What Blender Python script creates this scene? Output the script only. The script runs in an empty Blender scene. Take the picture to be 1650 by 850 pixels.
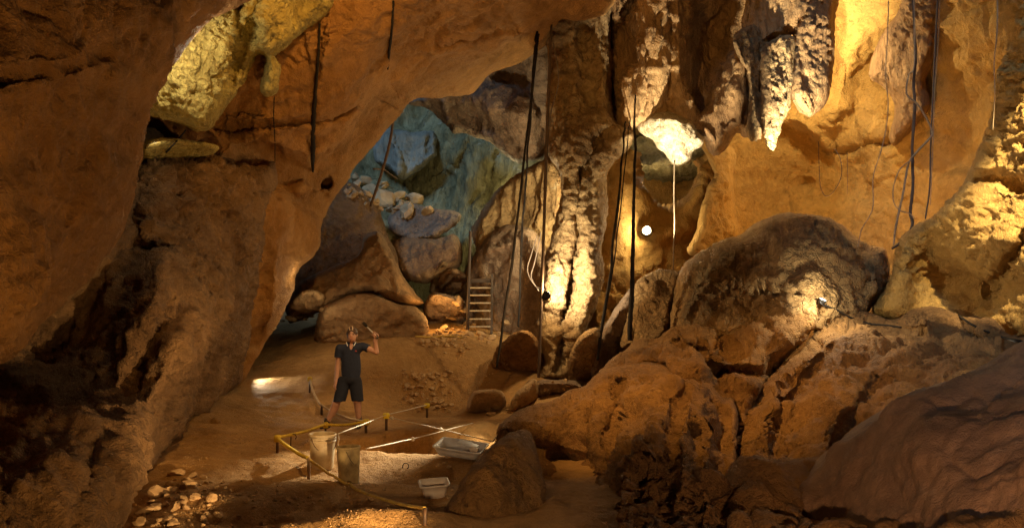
import bpy, bmesh, math, random
import numpy as np
from mathutils import Vector, Matrix

# ------------------------------------------------------------------ camera, world, sun, exposure
S = bpy.context.scene
COL = S.collection
F, CX, HY, HZ = 1200.0, 825.0, 531.0, 1.6          # focal length and horizon in photo pixels, eye height

cam_d = bpy.data.cameras.new('camera')
cam = bpy.data.objects.new('camera', cam_d)
COL.objects.link(cam)
cam.location = (0, 0, HZ)
cam.rotation_euler = (math.radians(90), 0, 0)
cam_d.sensor_width = 36.0
cam_d.lens = 36.0 * F / 1650.0
cam_d.shift_y = (HY - 425.0) / 1650.0
cam_d.clip_start, cam_d.clip_end = 0.05, 500
S.camera = cam

SUN_EL, SUN_AZ = math.radians(37), math.radians(-150)   # azimuth from +Y towards +X: daylight drops in from the left
sun_dir = Vector((math.cos(SUN_EL) * math.sin(SUN_AZ), math.cos(SUN_EL) * math.cos(SUN_AZ), math.sin(SUN_EL)))
W = bpy.data.worlds.new('World'); S.world = W; W.use_nodes = True
wn = W.node_tree.nodes; wl = W.node_tree.links
sky = wn.new('ShaderNodeTexSky'); sky.sky_type = 'NISHITA'; sky.sun_disc = False
sky.sun_elevation = SUN_EL; sky.sun_rotation = SUN_AZ
wl.new(sky.outputs[0], wn['Background'].inputs['Color'])
wn['Background'].inputs['Strength'].default_value = 0.0008

sd = bpy.data.lights.new('sun', 'SUN'); so = bpy.data.objects.new('sun', sd); COL.objects.link(so)
sd.energy = 2.0; sd.angle = math.radians(14); sd.color = (0.36, 0.60, 1.0)
so.rotation_euler = (-sun_dir).to_track_quat('-Z', 'Y').to_euler()
so.location = (-30, 20, 30)

S.view_settings.view_transform = 'Standard'; S.view_settings.look = 'None'
S.view_settings.exposure = 0.0; S.view_settings.gamma = 1.0
S.view_settings.use_curve_mapping = False
S.cycles.use_denoising = True; S.cycles.denoiser = 'OPENIMAGEDENOISE'; S.cycles.denoising_input_passes = 'RGB_ALBEDO_NORMAL'; S.cycles.denoising_prefilter = 'NONE'
S.cycles.max_bounces = 6; S.cycles.diffuse_bounces = 4; S.cycles.glossy_bounces = 2
S.cycles.sample_clamp_indirect = 4.0


def P(px, py, d):
    """Photo pixel and distance in metres -> point of the place."""
    return Vector(((px - CX) / F * d, d, HZ + (HY - py) / F * d))


WARM = (1.0, 0.56, 0.165)
PALE = (1.0, 0.83, 0.52)


LUM = 1.8                                          # brightness of all cave lamps and added fills together


def lamp(px, py, d, power, color=WARM, target=None, cone=None, blend=0.5, radius=0.06):
    """A cave lamp or added fill light: a point light, or a spot aimed at a target."""
    kind = 'SPOT' if target is not None else 'POINT'
    l = bpy.data.lights.new('cave_lamp_or_fill', kind)
    o = bpy.data.objects.new('cave_lamp_or_fill', l); COL.objects.link(o)
    l.energy = power * LUM; l.color = color; l.shadow_soft_size = radius
    o.location = P(px, py, d)
    if target is not None:
        l.spot_size = math.radians(cone); l.spot_blend = blend
        o.rotation_euler = (P(*target) - o.location).to_track_quat('-Z', 'Y').to_euler()
    return o

# cave lamps and added fills (lamps that show are built as fixtures further down)
COOL = (1.0, 0.90, 0.66)
STAR_D = 16.85
lamp(700, 1060, 3.0, 125, target=(110, 260, 5.2), cone=95, blend=.9)        # near left overhang, from the floor before the camera
lamp(900, 1000, 4.0, 680, (1, .66, .30), target=(270, 660, 9.0), cone=40, blend=.95)        # unseen fill added for the left buttress, from the right
lamp(590, -150, 8.4, 175, target=(560, 230, 13.2), cone=110, blend=.9)      # raking light added on the arch, from the roof
lamp(760, 980, 4.2, 190, target=(640, 60, 12.5), cone=70, blend=.9)         # added front fill on the arch, from the floor before the camera
lamp(760, -120, 7.5, 520, (1, .68, .34), target=(580, 600, 12.3), cone=20, blend=.95)      # spot added to brighten person and blocks, from the roof
lamp(560, -150, 7.0, 260, target=(440, 735, 9.6), cone=46, blend=.9)         # soft fill added over the floor before the pit
lamp(790, -140, 8.0, 850, target=(1120, 600, 10.0), cone=54, blend=.9)      # fill added to bring out the mounds, from the roof
lamp(740, -140, 8.0, 330, target=(1060, 100, 14.8), cone=36, blend=.9)      # added fill on pillar top and hanging rock
lamp(1400, 1120, 2.0, 150, (1.0, .60, .34), target=(1500, 740, 5.0), cone=90, blend=.9)   # warm fill added for the near boulder
lamp(312, 84, 8.9, 18, COOL)                                               # behind the left overhang, on the yellow flowstone
lamp(1042, 371, STAR_D - .12, 45, PALE)                                            # the star bright lamp
lamp(1052, 300, 19.6, 14, PALE)                                            # unseen light put into the green alcove
lamp(1322, 110, 17.0, 165, (1, .84, .50))                                            # behind the popcorn stalactite
lamp(1282, 334, 13.5, 2600, COOL, target=(1280, 140, 15.2), cone=46, blend=.9)   # from the crest of the dome up at the stalactites
lamp(1335, 345, 16.3, 50)                                                  # behind the cracked dome
lamp(1440, 330, 15.6, 34)                                                  # right end of the cavern wall
lamp(1060, 428, 13.9, 1300, COOL, target=(1085, 205, 14.7), cone=44)       # up at the calcite boss
lamp(890, 462, 13.9, 60, (1, .72, .38))                                    # the lamp head on the pole, its spill
lamp(893, 456, 14.0, 210, COOL, target=(922, 436, 15.2), cone=125, blend=.6)                                            # lamp head on the pole, beside the pillar
lamp(878, 478, 13.3, 2000, (1, .87, .58), target=(625, 738, 9.8), cone=24, blend=.6)   # the same pole, down at the near rim of the pit
lamp(880, 480, 13.3, 900, PALE, target=(770, 695, 11.8), cone=24, blend=.6)   # and at its ramp
lamp(1720, -80, 7.0, 2600, (1, .84, .50), target=(1692, 150, 8.4), cone=34, blend=.9)  # ragged right edge, from above
lamp(1336, 472, 11.6, 40, COOL)                                            # small floor lamp
lamp(1620, 600, 8.4, 10, COOL)                                             # behind the near boulder
lamp(410, 598, 15.3, 40, COOL, target=(440, 617, 15.0), cone=80)           # patch by the leg
lamp(512, 490, 15.8, 9, PALE)                                              # by the small boulder
lamp(712, 500, 17.9, 16, WARM)                                             # by the ladder
lamp(250, 230, 9.7, 3, PALE)                                               # extra light added over the thin ledge behind the overhang
lamp(487, 444, 14.6, 2.5, PALE)                                              # in the niche beside the arch foot
lamp(900, 330, 17.5, 110, (1, .86, .52))                                             # behind the pillar, on the pale flowstone wall
lamp(640, 910, 3.0, 110, (1, .66, .33), target=(750, 785, 7.2), cone=44, blend=.9)        # front fill added for tub and near ground
lamp(700, -140, 8.0, 620, PALE, target=(772, 697, 11.9), cone=13, blend=.7)   # spot added to lift the ramp of the pit, from the roof
lamp(812, 296, 22.0, 60, (1, .90, .50))                                    # yellowish light added on the right side of the far chamber
lamp(760, 1000, 3.6, 70, (1, .64, .30), target=(120, 720, 6.2), cone=50, blend=.95)   # low fill added for the lowest part of the left buttress


# ------------------------------------------------------------------ helpers
rng = np.random.default_rng(7)
random.seed(7)
_perm = rng.permutation(256).astype(np.int64)
_perm = np.concatenate([_perm, _perm, _perm])
_g = rng.normal(size=(256, 3)); _g /= np.linalg.norm(_g, axis=1)[:, None]


def perlin(p):
    p = np.asarray(p, dtype=np.float64)
    i = np.floor(p).astype(np.int64); f = p - i; i &= 255
    u = f * f * f * (f * (f * 6 - 15) + 10)
    out = 0
    for dx in (0, 1):
        wx = u[:, 0] if dx else 1 - u[:, 0]
        ax = _perm[(i[:, 0] + dx) & 255]
        for dy in (0, 1):
            wy = u[:, 1] if dy else 1 - u[:, 1]
            ay = _perm[ax + ((i[:, 1] + dy) & 255)]
            for dz in (0, 1):
                wz = u[:, 2] if dz else 1 - u[:, 2]
                g = _g[_perm[ay + ((i[:, 2] + dz) & 255)]]
                out = out + wx * wy * wz * (g[:, 0] * (f[:, 0] - dx) + g[:, 1] * (f[:, 1] - dy) + g[:, 2] * (f[:, 2] - dz))
    return out * 1.5


def fbm(p, octs=5, gain=0.5, kind='fbm'):
    a, s, out = 1.0, 1.0, 0
    for k in range(octs):
        n = perlin(p * s + 17.3 * k)
        if kind == 'ridge': n = 0.5 - 2 * np.abs(n)
        elif kind == 'billow': n = 2 * np.abs(n) - 0.5
        out = out + a * n
        a *= gain; s *= 2.03
    return out


def worley(p):
    """Distance to the nearest feature point: round knobs (popcorn)."""
    i = np.floor(p).astype(np.int64); f = p - i
    best = np.full(len(p), 9.0)
    for dx in (-1, 0, 1):
        for dy in (-1, 0, 1):
            for dz in (-1, 0, 1):
                h = _perm[_perm[_perm[(i[:, 0] + dx) & 255] + ((i[:, 1] + dy) & 255)] + ((i[:, 2] + dz) & 255)]
                q = _g[h] * 0.42 + 0.5 + np.array([dx, dy, dz]) - f
                best = np.minimum(best, (q * q).sum(1))
    return np.sqrt(best)


def tps(pts):
    """Thin-plate interpolation of values over the plane: [(x, y, v)]."""
    a = np.array(pts, float); x = a[:, :2] / 100.0; v = a[:, 2]
    n = len(a)
    def k(r2): return 0.5 * r2 * np.log(r2 + 1e-9)
    K = k(((x[:, None] - x[None]) ** 2).sum(2)) + np.eye(n) * 0.02
    Q = np.c_[np.ones(n), x]
    A = np.block([[K, Q], [Q.T, np.zeros((3, 3))]])
    w = np.linalg.lstsq(A, np.r_[v, 0, 0, 0], rcond=None)[0]
    def f(px, py):
        q = np.c_[px, py] / 100.0
        out = w[n] + q @ w[n + 1:]
        for j in range(n):
            out = out + w[j] * k(((q - x[j]) ** 2).sum(1))
        return out
    return f


def smooth_poly(pts, sub=4):
    a = np.array(pts, float); n = len(a); out = []
    for i in range(n):
        p0, p1, p2, p3 = a[i - 1], a[i], a[(i + 1) % n], a[(i + 2) % n]
        for t in np.arange(sub) / sub:
            out.append(0.5 * (2 * p1 + (p2 - p0) * t + (2 * p0 - 5 * p1 + 4 * p2 - p3) * t * t + (3 * p1 - p0 - 3 * p2 + p3) * t ** 3))
    return np.array(out)


def seg_dist(q, a, b):
    ab = b - a; t = np.clip(((q - a) @ ab) / max(ab @ ab, 1e-9), 0, 1)
    c = a + t[:, None] * ab
    return ((q - c) ** 2).sum(1), c


def poly_sdf(q, poly, closest=False):
    """Signed distance (positive inside) and the closest outline point."""
    n = len(poly); best = np.full(len(q), 1e18); near = np.zeros_like(q)
    inside = np.zeros(len(q), bool)
    for i in range(n):
        a, b = poly[i], poly[(i + 1) % n]
        d, c = seg_dist(q, a, b)
        m = d < best
        best = np.where(m, d, best)
        if closest: near[m] = c[m]
        if a[1] != b[1]:
            cr = ((a[1] > q[:, 1]) != (b[1] > q[:, 1])) & (q[:, 0] < (b[0] - a[0]) * (q[:, 1] - a[1]) / (b[1] - a[1]) + a[0])
            inside ^= cr
    s = np.sqrt(best); s = np.where(inside, s, -s)
    return (s, near) if closest else s


def line_dist(q, pts):
    best = np.full(len(q), 1e18)
    pts = np.array(pts, float)
    for a, b in zip(pts[:-1], pts[1:]):
        best = np.minimum(best, seg_dist(q, a, b)[0])
    return np.sqrt(best)


def link_mesh(name, v, f, mat=None, parent=None, smooth=True):
    """One mesh object from vertex and face lists."""
    me = bpy.data.meshes.new(name)
    me.from_pydata([tuple(x) for x in v], [], [tuple(x) for x in f])
    if smooth: me.polygons.foreach_set('use_smooth', [True] * len(me.polygons))
    me.update()
    o = bpy.data.objects.new(name, me); COL.objects.link(o)
    if mat: me.materials.append(mat)
    if parent: o.parent = parent
    return o


def quad_mesh(name, v, q, mat, base=None):
    """Fast mesh from numpy quads; origin moved to base."""
    v = np.asarray(v, np.float32); q = np.asarray(q, np.int32)
    if base is not None: v = v - np.asarray(base, np.float32)
    me = bpy.data.meshes.new(name)
    me.vertices.add(len(v)); me.vertices.foreach_set('co', v.ravel())
    me.loops.add(q.size); me.loops.foreach_set('vertex_index', q.ravel())
    me.polygons.add(len(q))
    me.polygons.foreach_set('loop_start', np.arange(0, q.size, 4, dtype=np.int32))
    me.polygons.foreach_set('loop_total', np.full(len(q), 4, np.int32))
    me.polygons.foreach_set('use_smooth', np.ones(len(q), bool))
    me.update(calc_edges=True); me.validate()
    o = bpy.data.objects.new(name, me); COL.objects.link(o)
    me.materials.append(mat)
    if base is not None: o.location = base
    return o


def vnormals(v, q):
    n = np.zeros_like(v)
    fn = np.cross(v[q[:, 2]] - v[q[:, 0]], v[q[:, 3]] - v[q[:, 1]])
    for k in range(4):
        for c in range(3):
            n[:, c] += np.bincount(q[:, k], fn[:, c], len(v))
    return n / (np.linalg.norm(n, axis=1)[:, None] + 1e-12)


def tag(o, label=None, cat=None, group=None, kind=None):
    if label: o['label'] = label
    if cat: o['category'] = cat
    if group: o['group'] = group
    if kind: o['kind'] = kind
    return o


def displace(v, n, noise, seed):
    off = np.array([seed * 3.17, seed * 1.91, seed * 7.7])
    d = np.zeros(len(v))
    for item in noise:
        kind, scale, amp, octs = item[:4]
        an = np.array(item[4]) if len(item) > 4 else np.ones(3)
        p = v * an / scale + off
        if kind == 'worley':
            w = worley(p + 0.25 * np.c_[perlin(p * 1.7), perlin(p * 1.7 + 9), perlin(p * 1.7 + 21)])
            msk = np.clip(0.6 + 1.6 * perlin(v / (scale * 6) + off), 0, 1.2)
            d += amp * (0.5 - w) * msk
        elif kind == 'ledge':            # stepped horizontal strata with ragged edges
            h = v[:, 2] / scale + 0.9 * fbm(v / (scale * 2.6) + off, 4)
            fr = h - np.floor(h)
            d += amp * (np.clip(fr * 1.25, 0, 1) ** 1.5 - 0.45) * np.clip(0.7 + perlin(v / (scale * 3) + off + 5), 0.1, 1.3)
        elif kind == 'crack':            # narrow creases along the zero lines of a warped noise
            w = np.c_[perlin(p * 1.9 + 3), perlin(p * 1.9 + 13), perlin(p * 1.9 + 29)]
            msk = np.clip(0.5 + 1.8 * perlin(v / (scale * 2.5) + off + 40), 0, 1)
            for o_ in range(octs):
                n_ = perlin(p * 2.1 ** o_ + 0.45 * w + 11 * o_)
                d -= amp * 0.62 ** o_ * msk * np.exp(-(np.abs(n_) / 0.075) ** 1.3)
        else:
            d += amp * fbm(p, octs, 0.5, kind)
    return v + n * d[:, None]


ROUGH = [('fbm', 1.6, 0.22, 3), ('ridge', 0.6, 0.05, 4), ('fbm', 0.22, 0.035, 3)]
SMOOTH = [('fbm', 2.0, 0.20, 3), ('fbm', 0.5, 0.030, 4)]
LUMPY = [('fbm', 1.4, 0.18, 3), ('billow', 0.5, 0.06, 4), ('crack', .45, .09, 2), ('fbm', 0.12, 0.02, 3)]
KNOBBY = [('fbm', 1.3, 0.15, 3), ('worley', 0.16, 0.14, 1), ('worley', 0.07, 0.05, 1), ('fbm', 0.3, 0.03, 3)]
DRAPE = [('fbm', 1.2, 0.16, 3), ('billow', 0.30, 0.10, 3, (1, 1, 0.12)), ('fbm', 0.15, 0.025, 3)]


def rock(name, outline, depth, mat, roll=(30, 0.6), back=1.5, noise=ROUGH, bumps=(), zones=(), lines=(), step=3.0,
         seed=1, smooth=True, thing=False, sub=3):
    """A closed body of rock: its outline in the photo, its distance at some points, how far its edges turn away (roll)
    and how thick it is behind them (back); then grooves, hollows and knobs, and relief of several sizes."""
    poly = smooth_poly(outline, sub) if smooth else np.array(outline, float)
    lo, hi = poly.min(0) - step, poly.max(0) + step
    nx, ny = int((hi[0] - lo[0]) / step) + 2, int((hi[1] - lo[1]) / step) + 2
    gx, gy = np.meshgrid(lo[0] + np.arange(nx) * step, lo[1] + np.arange(ny) * step)
    q = np.c_[gx.ravel(), gy.ravel()]
    s, near = poly_sdf(q, poly, True)
    ok = (s > -0.6 * step).reshape(ny, nx)
    cell = ok[:-1, :-1] & ok[1:, :-1] & ok[:-1, 1:] & ok[1:, 1:]
    idx = np.arange(nx * ny).reshape(ny, nx)
    quads = np.stack([idx[:-1, :-1], idx[1:, :-1], idx[1:, 1:], idx[:-1, 1:]], -1)[cell]
    cnt = np.bincount(quads.ravel(), minlength=nx * ny)
    used = cnt > 0
    edge = used & (cnt < 4)
    q[edge] = near[edge]; s = np.where(edge, 0, np.maximum(s, 0))
    remap = -np.ones(nx * ny, int); remap[used] = np.arange(used.sum())
    quads = remap[quads]; q = q[used]; s = s[used]; edge = edge[used]
    D = tps(depth)(q[:, 0], q[:, 1])
    D = np.clip(D, min(p[2] for p in depth) * 0.8, max(p[2] for p in depth) * 1.25)
    for b in bumps:
        x, y, rx, ry, amp = b[:5]; rot = math.radians(b[5]) if len(b) > 5 else 0
        dx, dy = q[:, 0] - x, q[:, 1] - y
        u = dx * math.cos(rot) + dy * math.sin(rot); w = -dx * math.sin(rot) + dy * math.cos(rot)
        D = D + amp * np.exp(-(u / rx) ** 2 - (w / ry) ** 2)
    wob = 5 * np.c_[perlin(np.c_[q / 40, q[:, :1] * 0 + seed]), perlin(np.c_[q / 40, q[:, :1] * 0 + seed + 9.5])] \
        + 3 * np.c_[perlin(np.c_[q / 13, q[:, :1] * 0 + seed]), perlin(np.c_[q / 13, q[:, :1] * 0 + seed + 9.5])]
    for zp, delta, soft in zones:
        t = np.clip(poly_sdf(q + wob, smooth_poly(zp, 3)) / soft * 0.5 + 0.5, 0, 1)
        D = D + delta * t * t * (3 - 2 * t)
    for lp, wd, dp in lines:
        D = D + dp * np.exp(-(line_dist(q + wob, lp) / wd) ** 2)
    r, R = roll
    t = np.clip(s / r, 0, 1)
    prof = 0.55 * (1 - t) ** 2 + 0.45 * (1 - np.sqrt(np.clip(1 - (1 - t) ** 2, 0, 1)))
    Df = D + R * prof
    tb = np.clip(s / (r * 2.5), 0, 1)
    Db = D + R + back * np.sqrt(np.clip(1 - (1 - tb) ** 2, 0, 1))
    def un(q, d): return np.c_[(q[:, 0] - CX) / F * d, d, HZ + (HY - q[:, 1]) / F * d]
    vf = un(q, Df)
    inner = ~edge
    vb = un(q, Db)[inner]
    bmap = np.arange(len(q)); bmap[inner] = len(q) + np.arange(inner.sum())
    v = np.r_[vf, vb]
    quads = quads[:, ::1]
    allq = np.r_[quads, bmap[quads][:, ::-1]]
    ok = (allq[len(quads):] == quads[:, ::-1]).all(1)          # cells that lie wholly on the edge
    if ok.any(): allq = np.r_[quads[~ok], bmap[quads][~ok][:, ::-1]]
    n = vnormals(v, allq)
    soft = 0.30 + 0.70 * np.clip(s / 12.0, 0, 1)                 # calmer relief where the surface turns away
    v = v + (displace(v, n, noise, seed) - v) * np.r_[soft, soft[inner]][:, None]
    base = None
    if thing:
        base = v.mean(0); base[2] = v[:, 2].min()
    return quad_mesh(name, v, allq, mat, base)


# ------------------------------------------------------------------ materials
def nodes_of(m):
    m.use_nodes = True
    nt = m.node_tree
    return nt, nt.nodes, nt.links, nt.nodes['Principled BSDF']


def rock_mat(name, dark, mid, pale, pale_amt=0.5, stain=0.4, bump=0.6, fine=1.0, rough=0.85, knobs=0.0, knob_scale=9.0,
             cracks=0.0, crack_scale=3.0, flow=1.0, big=0.55):
    """Cave rock: warm base broken by darker mineral stain, pale calcite patches, grain and relief."""
    m = bpy.data.materials.new(name)
    nt, N, L, B = nodes_of(m)
    tc = N.new('ShaderNodeTexCoord'); mp = N.new('ShaderNodeMapping')
    mp.inputs['Scale'].default_value = (1, 1, flow)
    L.new(tc.outputs['Object'], mp.inputs['Vector'])
    def noise(scale, detail=6, rough_=0.6, dist=0.0):
        n = N.new('ShaderNodeTexNoise'); n.inputs['Scale'].default_value = scale
        n.inputs['Detail'].default_value = detail; n.inputs['Roughness'].default_value = rough_
        n.inputs['Distortion'].default_value = dist
        L.new(mp.outputs[0], n.inputs['Vector']); return n.outputs['Fac']
    def ramp(x, a, b):
        r = N.new('ShaderNodeMapRange'); r.inputs['From Min'].default_value = a; r.inputs['From Max'].default_value = b
        r.interpolation_type = 'SMOOTHSTEP'; L.new(x, r.inputs['Value']); return r.outputs[0]
    def mixc(fac, a, b):
        x = N.new('ShaderNodeMix'); x.data_type = 'RGBA'
        if isinstance(fac, float): x.inputs[0].default_value = fac
        else: L.new(fac, x.inputs[0])
        for s, val in ((6, a), (7, b)):
            if isinstance(val, tuple): x.inputs[s].default_value = (*val, 1)
            else: L.new(val, x.inputs[s])
        return x.outputs[2]
    def mul(a, k):
        x = N.new('ShaderNodeMath'); x.operation = 'MULTIPLY'
        L.new(a, x.inputs[0])
        if isinstance(k, float): x.inputs[1].default_value = k
        else: L.new(k, x.inputs[1])
        return x.outputs[0]
    def add(a, b):
        x = N.new('ShaderNodeMath'); x.operation = 'ADD'; L.new(a, x.inputs[0]); L.new(b, x.inputs[1]); return x.outputs[0]
    c = mixc(ramp(noise(big, 7, 0.62, 0.6), 0.36, 0.66), dark, mid)
    grain = noise(5.0 * fine, 8, 0.7, 0.3)
    c = mixc(mul(ramp(grain, 0.40, 0.75), 0.45), c, tuple(min(1, x * 1.35) for x in mid))
    c = mixc(mul(ramp(noise(1.3, 8, 0.72, 1.2), 0.60, 0.72), pale_amt), c, pale)
    st = mul(ramp(noise(0.9, 8, 0.68, 1.6), 0.54, 0.70), stain)
    c = mixc(st, c, tuple(x * 0.42 for x in dark))
    c = mixc(mul(ramp(noise(26 * fine, 5, 0.7), 0.60, 0.72), 0.35), c, tuple(x * 0.55 for x in dark))
    L.new(c, B.inputs['Base Color'])
    B.inputs['Roughness'].default_value = rough
    B.inputs['Specular IOR Level'].default_value = 0.3
    h = mul(noise(3.0 * fine, 7, 0.70, 0.4), 0.20)
    h = add(h, mul(noise(11 * fine, 4, 0.7, 0.8), 0.075))
    h = add(h, mul(ramp(noise(7 * fine, 6, 0.7, 0.5), 0.56, 0.70), -0.05))
    if knobs:
        vo = N.new('ShaderNodeTexVoronoi'); vo.feature = 'SMOOTH_F1'; vo.inputs['Scale'].default_value = knob_scale
        vo.inputs['Smoothness'].default_value = 0.25
        L.new(mp.outputs[0], vo.inputs['Vector'])
        h = add(h, mul(vo.outputs['Distance'], -0.12 * knobs))
    if cracks:
        wv = N.new('ShaderNodeVectorMath'); wv.operation = 'ADD'
        nz = N.new('ShaderNodeTexNoise'); nz.inputs['Scale'].default_value = crack_scale * 0.8; nz.inputs['Detail'].default_value = 5
        L.new(mp.outputs[0], nz.inputs['Vector'])
        sc = N.new('ShaderNodeVectorMath'); sc.operation = 'SCALE'; sc.inputs['Scale'].default_value = 0.35
        L.new(nz.outputs['Color'], sc.inputs[0]); L.new(mp.outputs[0], wv.inputs[0]); L.new(sc.outputs[0], wv.inputs[1])
        vo = N.new('ShaderNodeTexVoronoi'); vo.feature = 'DISTANCE_TO_EDGE'; vo.inputs['Scale'].default_value = crack_scale
        L.new(wv.outputs[0], vo.inputs['Vector'])
        e = ramp(vo.outputs['Distance'], 0.0, 0.09)
        h = add(h, mul(e, 0.09 * cracks))
    bp = N.new('ShaderNodeBump'); bp.inputs['Strength'].default_value = bump; bp.inputs['Distance'].default_value = 1.0
    L.new(h, bp.inputs['Height']); L.new(bp.outputs[0], B.inputs['Normal'])
    return m


def plain_mat(name, col, rough=0.6, metal=0.0, var=0.25, scale=12.0, bump=0.1, dirt=None, dirt_amt=0.5, emit=None, emit_s=0.0, spec=0.4):
    m = bpy.data.materials.new(name)
    nt, N, L, B = nodes_of(m)
    tc = N.new('ShaderNodeTexCoord')
    n = N.new('ShaderNodeTexNoise'); n.inputs['Scale'].default_value = scale; n.inputs['Detail'].default_value = 7
    n.inputs['Roughness'].default_value = 0.65
    L.new(tc.outputs['Object'], n.inputs['Vector'])
    r = N.new('ShaderNodeMapRange'); r.inputs['From Min'].default_value = 0.42; r.inputs['From Max'].default_value = 0.68
    L.new(n.outputs['Fac'], r.inputs['Value'])
    x = N.new('ShaderNodeMix'); x.data_type = 'RGBA'
    x.inputs[6].default_value = (*col, 1)
    x.inputs[7].default_value = (*(dirt if dirt else tuple(c * (1 - var) for c in col)), 1)
    if dirt:
        k = N.new('ShaderNodeMath'); k.operation = 'MULTIPLY'; k.inputs[1].default_value = dirt_amt
        L.new(r.outputs[0], k.inputs[0]); L.new(k.outputs[0], x.inputs[0])
    else:
        L.new(r.outputs[0], x.inputs[0])
    L.new(x.outputs[2], B.inputs['Base Color'])
    B.inputs['Roughness'].default_value = rough; B.inputs['Metallic'].default_value = metal
    B.inputs['Specular IOR Level'].default_value = spec
    if emit:
        B.inputs['Emission Color'].default_value = (*emit, 1); B.inputs['Emission Strength'].default_value = emit_s
    if bump:
        bp = N.new('ShaderNodeBump'); bp.inputs['Strength'].default_value = bump; bp.inputs['Distance'].default_value = 0.02
        L.new(n.outputs['Fac'], bp.inputs['Height']); L.new(bp.outputs[0], B.inputs['Normal'])
    return m


M = {}
M['orange'] = rock_mat('orange_limestone', (0.29, 0.135, 0.040), (0.43, 0.215, 0.070), (0.62, 0.42, 0.25), 0.75, 0.55, 0.85, 1.3)
M['arch'] = rock_mat('smooth_orange_limestone', (0.32, 0.150, 0.040), (0.45, 0.220, 0.062), (0.54, 0.33, 0.14), 0.35, 0.45, 0.75, 1.3)
M['brown'] = rock_mat('rough_brown_limestone', (0.19, 0.098, 0.040), (0.36, 0.200, 0.085), (0.50, 0.35, 0.22), 0.4, 0.6, 1.0, 1.5, knobs=.35, knob_scale=7)
M['grey'] = rock_mat('weathered_grey_limestone', (0.21, 0.13, 0.075), (0.37, 0.25, 0.155), (0.50, 0.39, 0.28), 0.4, 0.5, 0.9, 1.3)
M['flow'] = rock_mat('pale_yellow_flowstone', (0.36, 0.25, 0.06), (0.60, 0.46, 0.13), (0.74, 0.62, 0.34), 0.4, 0.85, 0.9, 1.4, knobs=0.9, knob_scale=11)
M['pillar'] = rock_mat('pale_knobbly_calcite', (0.22, 0.125, 0.050), (0.46, 0.30, 0.13), (0.80, 0.69, 0.46), 0.9, 0.65, 0.9, 1.2, knobs=0.9, knob_scale=6)
M['drape'] = rock_mat('brown_drapery_calcite', (0.22, 0.115, 0.045), (0.42, 0.245, 0.10), (0.70, 0.55, 0.33), 0.5, 0.55, 0.9, 1.3, knobs=0.5, knob_scale=8, flow=0.45)
M['wall'] = rock_mat('ochre_cave_wall', (0.38, 0.205, 0.048), (0.53, 0.300, 0.074), (0.66, 0.45, 0.17), 0.5, 0.5, 0.8, 1.3)
M['calcite'] = rock_mat('white_calcite', (0.52, 0.38, 0.20), (0.74, 0.62, 0.42), (0.85, 0.79, 0.66), 0.7, 0.4, 1.0, 1.6, knobs=1.0, knob_scale=7)
M['mud'] = rock_mat('cracked_dry_mud', (0.28, 0.155, 0.055), (0.46, 0.275, 0.105), (0.56, 0.39, 0.19), 0.4, 0.4, 0.8, 1.4, cracks=1.3, crack_scale=5.5)
M['earth'] = rock_mat('red_brown_earth', (0.24, 0.115, 0.034), (0.43, 0.220, 0.068), (0.50, 0.29, 0.12), 0.4, 0.55, 1.0, 1.5, knobs=.3, knob_scale=9)
M['boulder'] = rock_mat('dusty_boulder', (0.27, 0.15, 0.07), (0.42, 0.25, 0.115), (0.54, 0.39, 0.23), 0.4, 0.4, 0.7, 1.2)
M['near'] = rock_mat('purplish_brown_boulder', (0.22, 0.120, 0.060), (0.35, 0.200, 0.098), (0.44, 0.29, 0.17), 0.45, 0.5, 0.45, 1.3)
M['cave'] = rock_mat('green_grey_chamber_rock', (0.15, 0.125, 0.050), (0.34, 0.29, 0.14), (0.60, 0.57, 0.46), 0.9, 0.75, 0.9, 1.2, flow=0.35, big=.9)  # olive put into the rock colour for greenish light in the far chamber
M['slab'] = rock_mat('streaked_grey_block', (0.20, 0.18, 0.12), (0.33, 0.30, 0.22), (0.62, 0.62, 0.56), 0.8, 0.6, 0.8, 1.2, flow=.2)
M['floor'] = rock_mat('trodden_cave_earth', (0.32, 0.168, 0.055), (0.46, 0.255, 0.088), (0.55, 0.35, 0.16), 0.35, 0.35, 0.6, 1.8)
M['stone'] = rock_mat('loose_limestone', (0.34, 0.20, 0.09), (0.52, 0.34, 0.165), (0.68, 0.52, 0.34), 0.5, 0.25, 0.7, 1.6)
M['pebble'] = rock_mat('loose_broken_stone', (0.34, 0.20, 0.09), (0.52, 0.34, 0.165), (0.68, 0.52, 0.34), 0.5, 0.15, 0.05, 0.15, big=.4)

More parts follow.
